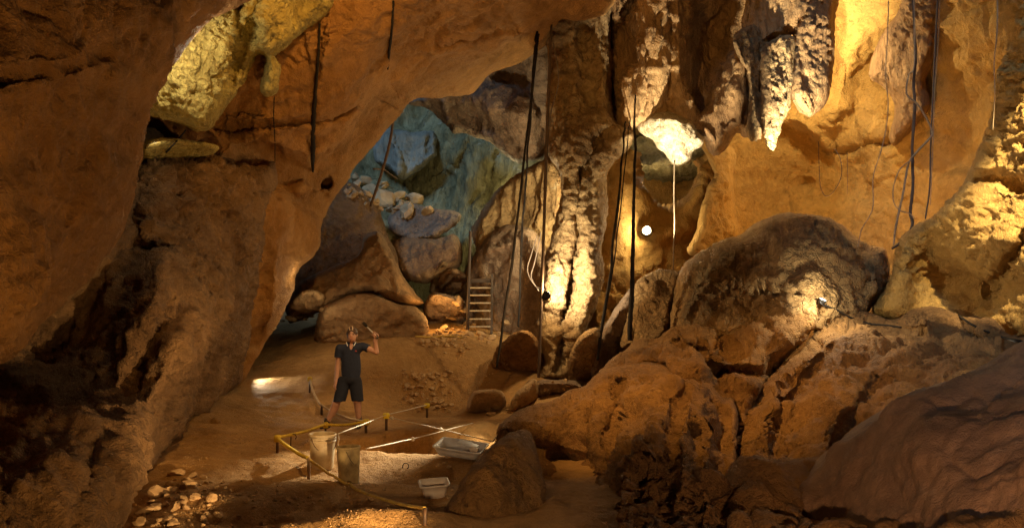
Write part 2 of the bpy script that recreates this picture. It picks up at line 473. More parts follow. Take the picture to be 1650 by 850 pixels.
# ------------------------------------------------------------------ the ground: one heightfield
FP = []
def fz(px, d, z): FP.append(((px - CX) / F * d, d, z))
for px in (-100, 300, 600, 900, 1300, 1750): fz(px, 3.0, -0.12)
for px in (100, 400, 700, 1000, 1500): fz(px, 6.0, -0.06 if px < 650 else 0.0)
for px, d, z in ((300, 8, .02), (500, 8.2, .0), (650, 8.2, -.05), (850, 8, -.05), (1200, 8, 0), (400, 10.5, .08), (330, 10.2, .15), (600, 10.5, .0),
                 (800, 11.5, .0), (560, 12.5, .0), (500, 12.6, .02), (430, 12.8, .22), (380, 13, .35), (650, 13.4, .0), (740, 13.6, .0),
                 (820, 13.6, .08), (900, 13.4, .2), (1000, 13, .2), (1200, 13, .3), (450, 15, .50), (400, 15.2, .55), (520, 14.6, .42),
                 (600, 14.9, .45), (600, 15.8, 1.15), (680, 14.9, .15), (690, 15.9, 1.12), (745, 15.0, .18), (760, 16.2, 1.20), (640, 14.6, .08), (640, 15.7, 1.10),
                 (830, 15.2, .55), (930, 15.0, .55), (850, 16.8, 1.0), (1000, 17, 1.1), (1200, 17, 1.2), (430, 17, .95), (470, 20, 1.55),
                 (540, 18, 1.5), (650, 17.5, 1.42), (760, 18.5, 1.62), (700, 21, 1.9), (500, 24, 2.3), (800, 24, 2.2), (1100, 22, 2), (1500, 20, 2.5),
                 (200, 16, 1.0), (600, 30, 4), (850, 30, 3.0), (300, 24, 2.5), (1500, 12, 1.5)):
    fz(px, d, z)
_ft = tps([(x * 25, y * 25, z) for x, y, z in FP])
PIT = smooth_poly([((px - CX) / F * d, d) for px, d in ((548, 9.75), (620, 9.62), (700, 9.7), (770, 9.9), (830, 10.6), (838, 12.3), (800, 12.75),
                                                      (735, 12.5), (680, 12.2), (640, 11.9), (598, 11.2), (545, 10.5))], 3)


def floor_z(x, y):
    x = np.atleast_1d(np.asarray(x, float)); y = np.atleast_1d(np.asarray(y, float))
    z = _ft(x * 25, y * 25)
    px = CX + x / y * F
    def g(px0, d0, rx, ry, a):
        return a * np.exp(-((x - (px0 - CX) / F * d0) / rx) ** 2 - ((y - d0) / ry) ** 2)
    z = z + g(600, 6.15, 0.75, 0.28, 0.17) + g(430, 6.55, 0.9, 0.26, -0.13) + g(640, 6.9, 0.8, 0.25, -0.12) + g(300, 6.8, .5, .5, .05)
    z = z + g(650, 9.2, 1.3, 0.35, 0.10) + g(480, 7.6, 1.0, 0.25, 0.05) + g(700, 8.3, 0.9, 0.35, -0.10) + g(740, 10.2, .5, .3, .05)
    z = z + g(420, 8.6, 1.2, 0.4, .06)
    s = poly_sdf(np.c_[x, y], PIT)
    wob = 0.10 * perlin(np.c_[x * 2.2, y * 2.2, x * 0]) + 0.04 * perlin(np.c_[x * 7, y * 7, x * 0 + 3])
    slope = np.clip((px - 690) / 90, 0, 1)                      # the right end of the pit is a gentle ramp
    wdt = 0.14 + 0.9 * slope
    t = np.clip((s + wob) / wdt, 0, 1)
    z = z - (0.72 - 0.12 * slope) * t * t * (3 - 2 * t)
    return z


gpx = np.arange(-140, 1800, 5.0)
gd = np.geomspace(2.5, 34, 430)
A, Bd = np.meshgrid(gpx, gd)
X = ((A - CX) / F * Bd).ravel(); Y = Bd.ravel()
Z = floor_z(X, Y)
pp = np.c_[X, Y, X * 0]
Z = Z + 0.05 * fbm(pp / 1.1, 4) + 0.022 * fbm(pp / 0.28 + 4, 4, 0.6) + 0.02 * np.maximum(0, fbm(pp / 0.5 + 9, 3)) * np.maximum(0, fbm(pp / 0.09 + 2, 2))
# clods and crumbs along the broken edges
Z = Z + 0.05 * np.clip(fbm(pp / 0.16 + 12, 3) - 0.25, 0, 1) * np.exp(-((Y - 7.0) / 0.45) ** 2)
# the dirt bank behind the person is broken and full of stones
bank = np.exp(-((X - (700 - CX) / F * 15) / 1.5) ** 2 - ((Y - 15.1) / 0.7) ** 2)
Z = Z + bank * (0.10 * fbm(pp / 0.5 + 31, 4, .6) + 0.09 * (0.5 - worley(pp * 3.2)))
idx = np.arange(len(X)).reshape(A.shape)
fq = np.stack([idx[:-1, :-1], idx[:-1, 1:], idx[1:, 1:], idx[1:, :-1]], -1).reshape(-1, 4)
floor = quad_mesh('cave_floor', np.c_[X, Y, Z], fq, M['floor'])
tag(floor, 'trodden ochre earth floor of the cave with a dug pit in it', kind='structure')

# ------------------------------------------------------------------ the vault: everything stands inside this shell of rock
nu, nv = 220, 90
uu, vv = np.meshgrid(np.linspace(math.radians(-166), math.radians(166), nu), np.linspace(-0.25, math.pi / 2 - 0.02, nv))
vx = 21 * np.sin(uu) * np.cos(vv); vy = 10 + 29 * np.cos(uu) * np.cos(vv); vz = 1 + 17 * np.sin(vv)
V = np.c_[vx.ravel(), vy.ravel(), vz.ravel()]
idx = np.arange(nu * nv).reshape(nv, nu)
vq = np.stack([idx[:-1, :-1], idx[:-1, 1:], idx[1:, 1:], idx[1:, :-1]], -1).reshape(-1, 4)
nrm = -(V - np.array([0, 10, 1])) / np.linalg.norm(V - np.array([0, 10, 1]), axis=1)[:, None]
V = V + nrm * (0.9 * fbm(V / 4.5, 4) + 0.3 * fbm(V / 1.4, 3, kind='ridge'))[:, None]
cen = V[vq].mean(1); sdv = np.array(sun_dir)
rel = cen - np.array([-4.6, 26.0, 7.0]); al = rel @ sdv
away = np.linalg.norm(rel - al[:, None] * sdv, axis=1)
vq = vq[~((al > 0) & (away < 6.5))]                          # a hole to the sky lights the far chamber
vault = quad_mesh('cave_vault', V, vq, M['brown'])
tag(vault, 'dark rock vault closing over the cave', kind='structure')

ST = dict(kind='structure')

# ------------------------------------------------------------------ left side
near_wall = rock('cave_wall', [(-150, -150), (430, -150), (408, -20), (388, 4), (345, 28), (310, 65), (284, 105), (261, 147), (246, 185), (239, 215),
    (231, 252), (226, 288), (220, 322), (210, 345), (204, 372), (190, 398), (165, 428), (130, 470), (86, 520), (56, 550), (30, 575), (-10, 592), (-150, 650)],
    [(-150, 250, 3.8), (0, 300, 4.6), (200, 300, 6.6), (200, 30, 6.0), (380, -20, 8.0), (0, 560, 4.9), (0, 0, 4.6), (100, 480, 5.6), (-150, 650, 4.2), (-150, -150, 3.8), (140, 200, 5.6)],
    M['orange'], (70, 1.2), 1.6, [('fbm', 2.2, 0.22, 3), ('fbm', 0.6, 0.06, 4), ('ridge', 0.4, 0.035, 5), ('crack', .9, .05, 3), ('fbm', .06, .010, 3)],
    bumps=[(100, 120, 90, 60, -.12), (190, 300, 60, 120, -.25, 20), (60, 260, 120, 30, .10, -8), (150, 400, 70, 40, .15, -40), (20, 470, 80, 60, -.2)],
    lines=[([(-150, 132), (10, 128), (60, 118), (130, 104), (180, 88)], 7, .05), ([(50, 330), (100, 345), (170, 350), (215, 335)], 14, .10)], seed=2)
tag(near_wall, 'huge smooth orange overhang bulging in from the left', kind='structure')

buttress = rock('rock_buttress', [(-150, 250), (120, 180), (238, 236), (300, 243), (345, 245), (400, 262), (446, 262), (441, 330), (434, 420), (420, 480), (404, 560),
    (388, 612), (368, 636), (334, 667), (300, 698), (280, 728), (268, 765), (240, 790), (214, 828), (188, 900), (-150, 980)],
    [(-150, 600, 5.6), (0, 800, 4.8), (100, 760, 5.2), (200, 840, 6.1), (265, 750, 8.2), (330, 670, 11.4), (385, 610, 13.2), (60, 560, 8.2), (120, 500, 8.4),
     (260, 300, 10.3), (420, 300, 12.6), (425, 450, 13.0), (260, 460, 8.8), (300, 560, 8.8), (200, 640, 7.2), (330, 420, 10.6), (240, 400, 9.6), (-100, 400, 7.5), (160, 600, 7.8), (350, 560, 11.0)],
    M['brown'], (44, 1.4), 1.8, [('fbm', 1.3, 0.16, 4), ('ridge', 0.5, 0.07, 5, (1, 1, .55)), ('crack', .6, .03, 2, (1, 1, .6)), ('fbm', 0.14, 0.04, 4)],
    bumps=[(80, 570, 110, 70, 1.1, -30), (165, 480, 50, 90, .5, 35), (255, 450, 30, 70, -.6, 25), (292, 560, 26, 120, -.55, 30), (345, 520, 22, 90, -.45, 26), (240, 700, 18, 130, -.35, 24), (225, 600, 22, 100, .4, 30), (318, 600, 10, 90, .35, 30),
           (350, 380, 60, 40, -.3), (300, 300, 70, 26, -.35), (400, 420, 26, 80, .3), (215, 700, 30, 110, -.25, 30)],
    lines=[([(135, 640), (160, 700), (140, 760), (115, 850)], 9, .15), ([(270, 420), (272, 480), (240, 560)], 7, .16), ([(405, 300), (395, 400), (360, 470)], 10, .2),
           ([(350, 420), (330, 500), (300, 560)], 6, .14)], seed=5)
tag(buttress, 'rough brown buttress leaning over the path at the left', kind='structure')

fur = rock('fluffy_rock_growth', [(226, 262), (250, 246), (300, 244), (345, 248), (385, 264), (420, 274), (432, 292), (428, 330), (416, 360), (410, 400), (392, 430), (368, 480), (345, 470), (318, 505),
    (300, 530), (276, 500), (268, 450), (250, 425), (222, 395), (208, 350), (220, 300)],
    [(250, 260, 10.0), (430, 280, 12.4), (420, 400, 12.4), (300, 360, 10.2), (230, 380, 9.2), (330, 470, 10.0)], M['brown'], (46, 0.9), .8,
    [('fbm', .9, .16, 3), ('ridge', .38, .13, 5), ('worley', .13, .08, 1), ('fbm', .07, .03, 3)], step=2.5, seed=8)
tag(fur, 'fluffy dark brown crust on the left buttress', kind='structure')

ledge = rock('rock_ledge', [(228, 250), (236, 226), (280, 222), (345, 232), (352, 242), (330, 252), (285, 258), (245, 266)],
    [(230, 245, 9.9), (345, 240, 10.8)], M['flow'], (10, .25), .5, [('fbm', .5, .05, 4)], seed=4)
tag(ledge, 'thin pale ledge of rock under the yellow flowstone', kind='structure')

flowstone = rock('flowstone_curtain', [(180, 150), (240, -150), (560, -150), (543, -10), (536, 16), (516, 34), (498, 46), (478, 62), (458, 80), (444, 90), (452, 104), (450, 126), (447, 146),
    (438, 154), (426, 154), (421, 138), (426, 112), (428, 92), (414, 88), (404, 108), (392, 132), (378, 150), (362, 172), (350, 192), (336, 208), (318, 210), (296, 202), (272, 194), (246, 188), (190, 190)],
    [(250, 170, 9.2), (330, 200, 9.8), (300, 100, 9.4), (380, 40, 9.5), (400, -100, 9.0), (520, 0, 10.6), (440, 130, 10.5), (385, 130, 10.0), (450, 60, 10.2)],
    M['flow'], (22, .5), 1.0, [('fbm', .9, .10, 3), ('worley', .13, .12, 1), ('worley', .065, .06, 1), ('fbm', .2, .04, 3), ('crack', .5, .06, 2)], step=2,
    bumps=[(300, 150, 40, 40, -.15), (345, 80, 30, 60, -.1), (400, 60, 10, 70, .35, 18), (425, 30, 12, 40, -.3), (436, 125, 14, 30, -.15), (470, 10, 40, 30, .35), (452, 20, 22, 30, -.25)],
    lines=[([(385, 0), (383, 50), (380, 100), (370, 140)], 6, .2)], seed=11, thing=True)
tag(flowstone, 'knobbly yellow flowstone curtain glowing behind the left overhang', 'flowstone')

arch = rock('cave_ceiling', [(150, -170), (1060, -170), (1000, -20), (985, 10), (968, 28), (930, 34), (905, 30), (896, 46), (880, 72), (858, 90), (832, 106), (812, 112), (790, 119), (768, 143), (756, 152),
    (728, 156), (706, 160), (676, 158), (660, 166), (646, 186), (624, 208), (604, 234), (588, 252), (574, 268), (563, 290), (552, 306), (540, 322), (530, 338), (526, 350), (520, 362),
    (518, 396), (506, 414), (480, 440), (477, 466), (466, 494), (446, 530), (420, 570), (398, 602), (384, 630), (340, 660), (340, 500), (300, 250), (150, 150)],
    [(240, 200, 11.2), (300, 225, 11.6), (440, 250, 12.8), (500, 0, 11.0), (640, 60, 12.2), (760, 20, 12.4), (900, 0, 13.6), (980, -20, 14.0), (440, 130, 11.6), (560, 190, 13.2),
     (640, 180, 15.0), (700, 150, 15.4), (790, 112, 15.4), (880, 60, 15.2), (570, 265, 15.0), (455, 420, 13.9), (425, 540, 14.2), (390, 610, 14.4), (500, 360, 14.4), (540, 300, 15.0), (600, -150, 10.5), (900, -150, 12), (300, -150, 9.8), (470, 440, 14.3)],
    M['arch'], (16, .8), 1.6, [('fbm', 2.4, 0.20, 3), ('fbm', 0.7, 0.06, 4), ('ridge', 0.5, 0.04, 5), ('crack', 1.2, .08, 3), ('fbm', .09, .014, 3)],
    zones=[([(380, 262), (432, 236), (462, 252), (500, 256), (545, 238), (575, 196), (598, 160), (640, 140), (700, 128), (780, 92), (880, 40), (960, 60), (900, 130), (700, 200), (600, 320), (540, 360), (470, 320), (440, 300), (410, 300)], .9, 12),
           ([(466, 312), (490, 318), (522, 316), (532, 330), (528, 430), (488, 450), (472, 400), (466, 360)], .5, 8),
           ([(470, 300), (500, 296), (524, 322), (522, 340), (490, 330), (468, 318)], -.35, 8)],
    bumps=[(528, 298, 5, 5, .8), (560, 60, 120, 40, -.2, -20), (690, 50, 90, 30, .25, -25), (430, 200, 60, 14, -.15), (740, 90, 90, 26, -.2, -22), (860, 20, 60, 40, -.25), (500, 220, 30, 20, .15), (445, 470, 16, 70, -.3, 8), (413, 560, 9, 50, .25, 20)],
    lines=[([(346, 198), (364, 206), (384, 213), (404, 206), (424, 203), (452, 202), (480, 199), (504, 195), (530, 191), (556, 182), (575, 168), (582, 176)], 4, .28),
           ([(600, 156), (622, 166), (646, 178)], 3, .25), ([(512, 40), (513, 90), (508, 150), (504, 200), (504, 262)], 3.2, .16),
           ([(600, 110), (640, 60), (700, 20)], 6, .10), ([(235, 240), (290, 243), (340, 241)], 4, .35), ([(700, 70), (760, 62), (830, 40)], 5, .12)], seed=3)
tag(arch, 'smooth orange rock ceiling arching over the passage', kind='structure')

# ------------------------------------------------------------------ far chamber
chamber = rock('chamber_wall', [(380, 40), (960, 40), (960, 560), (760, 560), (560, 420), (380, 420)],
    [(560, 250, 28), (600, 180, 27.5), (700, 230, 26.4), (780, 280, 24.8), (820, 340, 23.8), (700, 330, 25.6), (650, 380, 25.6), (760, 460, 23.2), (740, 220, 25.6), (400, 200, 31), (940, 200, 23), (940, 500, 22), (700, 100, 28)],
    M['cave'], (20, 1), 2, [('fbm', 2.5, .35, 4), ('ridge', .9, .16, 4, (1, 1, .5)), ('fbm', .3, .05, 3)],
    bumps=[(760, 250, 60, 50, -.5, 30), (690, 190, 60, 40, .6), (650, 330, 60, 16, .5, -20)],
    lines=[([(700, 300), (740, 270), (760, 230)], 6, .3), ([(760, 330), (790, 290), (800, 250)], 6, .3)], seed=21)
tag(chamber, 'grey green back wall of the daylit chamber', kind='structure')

slab = rock('hanging_rock_block', [(602, 224), (612, 214), (628, 206), (660, 212), (700, 211), (704, 222), (703, 250), (694, 258), (680, 270), (652, 290), (646, 288), (634, 280), (606, 262), (600, 240)],
    [(602, 240, 26.4), (645, 250, 25.4), (704, 230, 25.5), (650, 288, 25.2)], M['slab'], (8, .5), .5, [('fbm', 1.1, .20, 4), ('ridge', .6, .10, 4, (1, 1, .5)), ('fbm', .2, .04, 3)],
    lines=[([(630, 208), (638, 240), (646, 288)], 3, -.35), ([(692, 214), (690, 240)], 2, .2)], step=2, seed=22, smooth=False, thing=True)
tag(slab, 'angular grey block with pale streaks jutting from the chamber wall', 'rock block')

hang = rock('hanging_rock', [(655, 165), (690, 145), (760, 120), (800, 100), (870, 60), (905, 60), (908, 150), (905, 240), (890, 262), (860, 258), (836, 262), (818, 252), (806, 240), (790, 226), (768, 222), (744, 214), (730, 214),
    (722, 204), (708, 192), (694, 180), (680, 172), (664, 170)],
    [(670, 165, 20.6), (730, 205, 20.8), (720, 165, 20.0), (800, 160, 19.6), (850, 180, 19.2), (860, 255, 19.6), (900, 120, 18.5), (780, 215, 20.4)], M['grey'], (12, .8), 1.6,
    [('fbm', 1.6, .22, 3), ('ridge', .6, .10, 4), ('fbm', .2, .04, 3)],
    zones=[([(800, 120), (850, 80), (900, 70), (900, 210), (880, 260), (866, 250), (850, 160)], .7, 10)],
    bumps=[(800, 175, 40, 26, -.6, 20), (760, 190, 40, 16, .6, 30), (835, 190, 18, 30, -.5)], step=2.5, seed=23)
tag(hang, 'grey brown rock hanging between the arch and the daylit chamber', kind='structure')

shellrock = rock('pale_flowstone_wall', [(760, 380), (775, 345), (790, 320), (812, 296), (836, 280), (862, 262), (884, 256), (898, 264), (908, 285), (908, 420), (880, 470), (800, 460)],
    [(770, 380, 20), (880, 270, 18.8), (830, 330, 19.6), (890, 400, 18.3), (800, 440, 19.3)], M['pillar'], (12, .7), 1.2, DRAPE, step=2.5, seed=24)
tag(shellrock, 'pale flowstone face catching light behind the hanging ropes', kind='structure')

slope_rock = rock('sloping_boulder', [(742, 452), (758, 420), (772, 396), (786, 380), (806, 366), (832, 362), (856, 368), (872, 390), (884, 430), (884, 540), (860, 556), (742, 556), (738, 480)],
    [(760, 440, 19.4), (830, 380, 18.6), (870, 470, 17.6), (800, 540, 18.8), (750, 540, 19.6)], M['grey'], (14, .8), 1.4, [('fbm', 1.2, .18, 3), ('ridge', .5, .09, 4, (1, 1, .6)), ('fbm', .2, .04, 3)],
    bumps=[(800, 400, 30, 10, -.3, -30), (850, 450, 14, 60, .3, 10), (780, 440, 14, 40, -.2)], step=2.5, seed=25)
tag(slope_rock, 'orange and grey rock sloping down beside the wooden ladder', kind='structure')

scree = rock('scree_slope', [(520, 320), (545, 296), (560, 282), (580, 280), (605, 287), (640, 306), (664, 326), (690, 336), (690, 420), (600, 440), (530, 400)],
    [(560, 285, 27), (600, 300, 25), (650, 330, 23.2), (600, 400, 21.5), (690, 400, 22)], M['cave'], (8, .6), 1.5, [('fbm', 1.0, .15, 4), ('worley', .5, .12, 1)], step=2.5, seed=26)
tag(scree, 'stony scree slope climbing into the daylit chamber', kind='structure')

# boulders piled in front of the daylit chamber: (outline, depth, label, seed)
def boulder(name, outline, depth, label, seed, mat='boulder', roll=(12, .6), back=1.4, cat='boulder', group=None, **k):
    k.setdefault('noise', [('fbm', .9, .10, 4), ('ridge', .5, .06, 5), ('crack', .7, .07, 2), ('fbm', .14, .022, 3)])
    o = rock(name, outline, depth, M[mat], roll, back, step=k.pop('step', 2.5), seed=seed, thing=True, **k)
    return tag(o, label, cat, group)

G = 'boulders piled between the path and the chamber'
boulder('boulder', [(466, 520), (470, 430), (500, 360), (530, 300), (560, 292), (580, 300), (602, 318), (614, 344), (622, 376), (640, 410), (640, 470), (560, 480)],
        [(540, 330, 19.4), (600, 340, 20.0), (600, 420, 19.2), (540, 420, 19.0), (480, 480, 18.6)], 'dark rounded boulder tucked under the right foot of the arch', 31, 'brown', group=G)
boulder('boulder', [(622, 352), (640, 334), (664, 328), (690, 334), (740, 342), (741, 356), (730, 366), (700, 384), (672, 388), (644, 384), (626, 372)],
        [(630, 360, 22.2), (740, 350, 21.4), (680, 380, 21.2)], 'flat topped dark slab, highest of the piled boulders before the chamber', 32, 'grey', (8, .6), group=G)
boulder('boulder', [(630, 392), (660, 380), (700, 384), (730, 376), (744, 392), (746, 414), (738, 432), (712, 444), (690, 456), (660, 452), (640, 430)],
        [(640, 400, 20.9), (740, 400, 20.3), (690, 440, 20.1)], 'bulky brown boulder under the flat topped slab', 33, 'boulder', group=G)
boulder('boulder', [(472, 498), (478, 462), (500, 444), (540, 426), (575, 412), (586, 384), (606, 372), (618, 380), (628, 400), (640, 426), (652, 448), (668, 468), (684, 486), (672, 492), (640, 486), (600, 470), (570, 474), (545, 486), (520, 500), (490, 504)],
        [(480, 490, 17.4), (560, 440, 17.8), (610, 385, 18.6), (670, 480, 17.8), (600, 460, 17.0)], 'long pointed boulder sloping up to a bluish lit peak', 34, 'boulder', (14, .9), group=G,
        lines=[([(610, 380), (630, 430), (640, 470)], 4, -.12)])
boulder('boulder', [(515, 500), (545, 482), (575, 472), (604, 474), (640, 488), (668, 494), (684, 506), (690, 526), (684, 544), (660, 560), (560, 560), (510, 556)],
        [(520, 540, 16.9), (600, 500, 16.7), (680, 530, 16.9)], 'broad low boulder right behind the person', 35, 'boulder', (14, .8), group=G)
boulder('boulder', [(466, 496), (474, 478), (490, 466), (512, 468), (524, 478), (522, 492), (505, 500), (486, 502)],
        [(470, 490, 16.8), (520, 480, 16.8)], 'small lamp-lit boulder at the left tip of the long pointed boulder', 36, 'stone', (8, .4), .6, group=G, step=2)
boulder('boulder', [(706, 462), (712, 442), (730, 432), (748, 440), (756, 452), (744, 470), (726, 478), (712, 476)],
        [(710, 460, 20), (750, 450, 19.6)], 'square cut brown boulder left of the ladder', 37, 'boulder', (6, .4), .8, group=G, step=2)
boulder('boulder', [(684, 486), (700, 470), (728, 476), (748, 486), (752, 510), (740, 528), (700, 532), (684, 520)],
        [(690, 500, 18.8), (745, 500, 18.8)], 'grey rounded boulder at the foot of the ladder', 38, 'grey', (8, .4), .8, group=G, step=2)
boulder('boulder', [(692, 470), (698, 440), (712, 420), (728, 430), (722, 462), (710, 480)],
        [(700, 460, 20.6), (722, 440, 20.4)], 'pale lamp-lit stone standing in the gap behind the ladder boulders', 39, 'stone', (6, .3), .6, group=G, step=2)

# ------------------------------------------------------------------ the pillar
pillar = rock('rock_pillar', [(862, -60), (1000, -80), (992, 0), (984, 40), (986, 90), (985, 150), (990, 192), (1006, 206), (1022, 214), (1012, 240), (988, 262), (976, 292), (979, 340), (972, 400), (974, 440), (964, 484), (950, 520),
    (938, 548), (932, 590), (920, 616), (868, 616), (874, 580), (866, 540), (870, 480), (872, 440), (884, 390), (898, 340), (906, 300), (897, 270), (884, 250), (880, 180), (884, 110), (880, 70)],
    [(890, 100, 16.2), (980, 100, 15.6), (940, 200, 15.2), (930, 330, 15.0), (880, 470, 15.0), (960, 470, 15.0), (920, 600, 14.9), (930, -40, 15.4), (1005, 225, 15.0)],
    M['pillar'], (20, .8), 1.5, [('fbm', .9, .12, 4), ('ridge', .35, .07, 4), ('worley', .14, .05, 1), ('fbm', .12, .03, 3)],
    zones=[([(936, 40), (952, 50), (962, 90), (968, 150), (964, 178), (944, 178), (936, 130), (930, 80)], .35, 8),
           ([(880, 180), (900, 190), (905, 260), (890, 290), (880, 250)], .4, 8), ([(940, 250), (965, 210), (980, 215), (960, 262), (930, 300)], .3, 8)],
    bumps=[(900, 470, 22, 90, -.3), (945, 440, 18, 100, -.2)],
    lines=[([(936, 270), (932, 330), (930, 370), (926, 420), (918, 470), (908, 510), (902, 545), (898, 600)], 4, .45), ([(986, 60), (990, 190)], 4, .2)], step=2.5, seed=41, thing=True)
tag(pillar, 'tall pale knobbly rock pillar with a dark vertical crack', 'rock pillar')

# ------------------------------------------------------------------ right cavern
right_wall = rock('cave_wall', [(930, 120), (960, -170), (1780, -170), (1780, 520), (1380, 560), (1000, 600), (940, 480)],
    [(1000, 0, 17.2), (1250, 300, 19.6), (1400, 100, 18.0), (1550, 200, 16.0), (1700, 200, 13.5), (1300, 380, 19.0), (1100, 400, 18.4), (1010, 400, 17.2), (960, 500, 16.8), (1400, 360, 18.4),
     (1550, 320, 16.0), (1550, 0, 14.5), (1250, 0, 17.5), (1060, 330, 17.9), (1780, 500, 12.5)],
    M['wall'], (20, 1), 2, [('fbm', 2.2, .25, 3), ('fbm', .6, .08, 4), ('ridge', .5, .03, 4), ('crack', 1.1, .08, 2), ('fbm', .12, .014, 3)],
    zones=[([(1030, 240), (1050, 226), (1085, 230), (1116, 262), (1120, 285), (1108, 310), (1088, 326), (1056, 330), (1038, 300), (1030, 270)], 3.2, 10),
           ([(1345, -40), (1470, -60), (1450, 40), (1420, 60), (1400, 70), (1380, 120), (1360, 190), (1330, 215), (1270, 195), (1250, 180), (1330, 150), (1345, 80)], -.5, 18),
           ([(1250, 200), (1300, 215), (1330, 232), (1345, 238), (1320, 210), (1290, 195), (1255, 188)], -.3, 8)],
    bumps=[(1420, 200, 60, 60, -.5, 30), (1440, 120, 40, 60, .3), (1300, 300, 80, 60, .5), (1295, 298, 10, 6, .4), (1130, 300, 22, 60, -1.0, 25), (1055, 420, 50, 60, -.3), (1444, 188, 6, 5, .5),
           (1000, 330, 18, 120, -.4, 8), (1160, 330, 20, 80, -.6), (1085, 375, 40, 14, -.4, -20)],
    lines=[([(1440, 230), (1430, 180), (1450, 120)], 5, .15), ([(1330, 240), (1360, 245), (1400, 230), (1440, 230)], 6, .2)], seed=42)
tag(right_wall, 'smooth ochre wall of the right cavern', kind='structure')

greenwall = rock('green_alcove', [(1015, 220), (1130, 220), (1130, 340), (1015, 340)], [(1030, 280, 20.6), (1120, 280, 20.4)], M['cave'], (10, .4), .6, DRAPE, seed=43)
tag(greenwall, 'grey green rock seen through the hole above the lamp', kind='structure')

hang_mass = rock('hanging_rock', [(968, -170), (1372, -170), (1362, -60), (1350, -10), (1330, 10), (1300, 24), (1282, 50), (1268, 62), (1240, 76), (1210, 110), (1214, 150), (1222, 200), (1205, 222), (1192, 214), (1180, 222), (1166, 240), (1150, 250), (1138, 240),
    (1132, 222), (1112, 210), (1090, 200), (1060, 196), (1036, 200), (1016, 212), (1000, 214), (988, 190), (986, 120), (982, 60), (984, 10)],
    [(985, 60, 15.8), (1010, 190, 15.4), (1060, 60, 14.6), (1100, 150, 14.8), (1150, 60, 15.6), (1180, 200, 15.0), (1200, 100, 15.2), (1230, 0, 15.0), (1100, -150, 13.4), (1340, -20, 15.8), (1280, 40, 15.1)],
    M['drape'], (16, .8), 1.2, [('fbm', 1.0, .14, 3), ('billow', .45, .12, 3, (1, 1, .25)), ('worley', .17, .06, 1), ('fbm', .12, .025, 3)],
    zones=[([(986, 60), (996, 40), (1020, -20), (1036, -20), (1024, 60), (1010, 120), (1000, 200), (988, 180)], .9, 10), ([(1120, -20), (1190, -20), (1176, 60), (1150, 140), (1128, 180), (1110, 100)], .8, 14)],
    bumps=[(1050, 100, 22, 110, -.35, 6), (1100, 110, 22, 60, -.2), (1190, 150, 16, 90, -.25)],
    lines=[([(1060, 20), (1048, 100), (1040, 180)], 5, .2), ([(1080, 30), (1082, 100), (1075, 180)], 5, .18)], step=2.5, seed=44)
tag(hang_mass, 'dark brown hanging rock above the glowing calcite tip', kind='structure')

glow = rock('calcite_boss', [(1026, 206), (1030, 192), (1050, 182), (1076, 180), (1100, 186), (1116, 196), (1128, 214), (1136, 222), (1130, 236), (1116, 244), (1114, 256), (1100, 265), (1088, 266), (1078, 258), (1070, 246), (1058, 238), (1052, 226), (1036, 218)],
    [(1030, 205, 15.3), (1130, 225, 14.9), (1095, 260, 15.1), (1080, 200, 14.5)], M['calcite'], (14, .5), .6, [('fbm', .5, .08, 3), ('worley', .16, .09, 1), ('worley', .07, .05, 1)], step=2, seed=45, thing=True)
tag(glow, 'white calcite boss brightly lit above the star bright lamp', 'calcite boss')

curtain_parts = []
def stalactite(outline, depth, label, seed, mat='drape', group=None, noise=None, roll=(9, .3), back=.35, name='stalactite'):
    o = rock(name, outline, depth, M[mat], roll, back, noise or [('fbm', .6, .06, 3), ('billow', .16, .09, 3, (1, 1, .12)), ('crack', .25, .05, 2, (1, 1, .3)), ('fbm', .08, .02, 3)], step=2, seed=seed, thing=True)
    return tag(o, label, 'stalactite', group)

GS = 'stalactites hanging in the right cavern'
stalactite([(1182, 60), (1215, 36), (1240, 56), (1248, 110), (1244, 160), (1236, 196), (1230, 214), (1222, 226), (1210, 228), (1203, 210), (1206, 170), (1202, 120), (1188, 90)],
           [(1200, 80, 14.8), (1222, 200, 14.6)], 'fluted stalactite with a white frosted top, left of the twin curtain', 46, 'pillar', GS)
stalactite([(1226, 84), (1246, 62), (1264, 56), (1279, 60), (1281, 84), (1277, 120), (1276, 160), (1270, 182), (1262, 196), (1257, 216), (1248, 238), (1241, 242), (1233, 228), (1226, 190), (1228, 140)],
           [(1250, 80, 14.7), (1245, 220, 14.4)], 'fluted tan stalactite with a pale lit right edge and a sharp tip', 47, 'pillar', GS)
stalactite([(1272, -80), (1350, -90), (1352, -10), (1346, 30), (1343, 80), (1340, 130), (1334, 158), (1322, 178), (1306, 188), (1290, 180), (1280, 168), (1272, 140), (1274, 90), (1278, 40)],
           [(1290, 60, 15.3), (1335, 60, 15.6), (1306, 180, 15.1)], 'thick dark popcorn-covered stalactite with a white glowing lower edge', 48, 'drape', GS, KNOBBY, (16, .6), .7)
stalactite([(1400, 120), (1420, 60), (1450, 10), (1470, -80), (1520, -80), (1512, 40), (1505, 90), (1490, 130), (1500, 170), (1480, 200), (1455, 225), (1440, 236), (1432, 220), (1440, 170), (1420, 140)],
           [(1440, 80, 16.2), (1500, 20, 15.3), (1440, 220, 16.9)], 'wide brown drapery of knobbly rock behind the twisted roots', 49, 'drape', GS, KNOBBY, (16, .5), .6, 'rock_drapery')

column2 = rock('rock_column', [(1120, 222), (1150, 240), (1176, 232), (1188, 250), (1182, 300), (1186, 350), (1190, 400), (1110, 410), (1122, 370), (1130, 330), (1142, 300), (1150, 280), (1136, 250)],
    [(1130, 230, 16.8), (1160, 300, 17.2), (1150, 390, 16.8)], M['wall'], (12, .5), .8, LUMPY, step=2.5, seed=50, thing=True)
tag(column2, 'slender lumpy column joining roof and floor right of the hole', 'rock column')

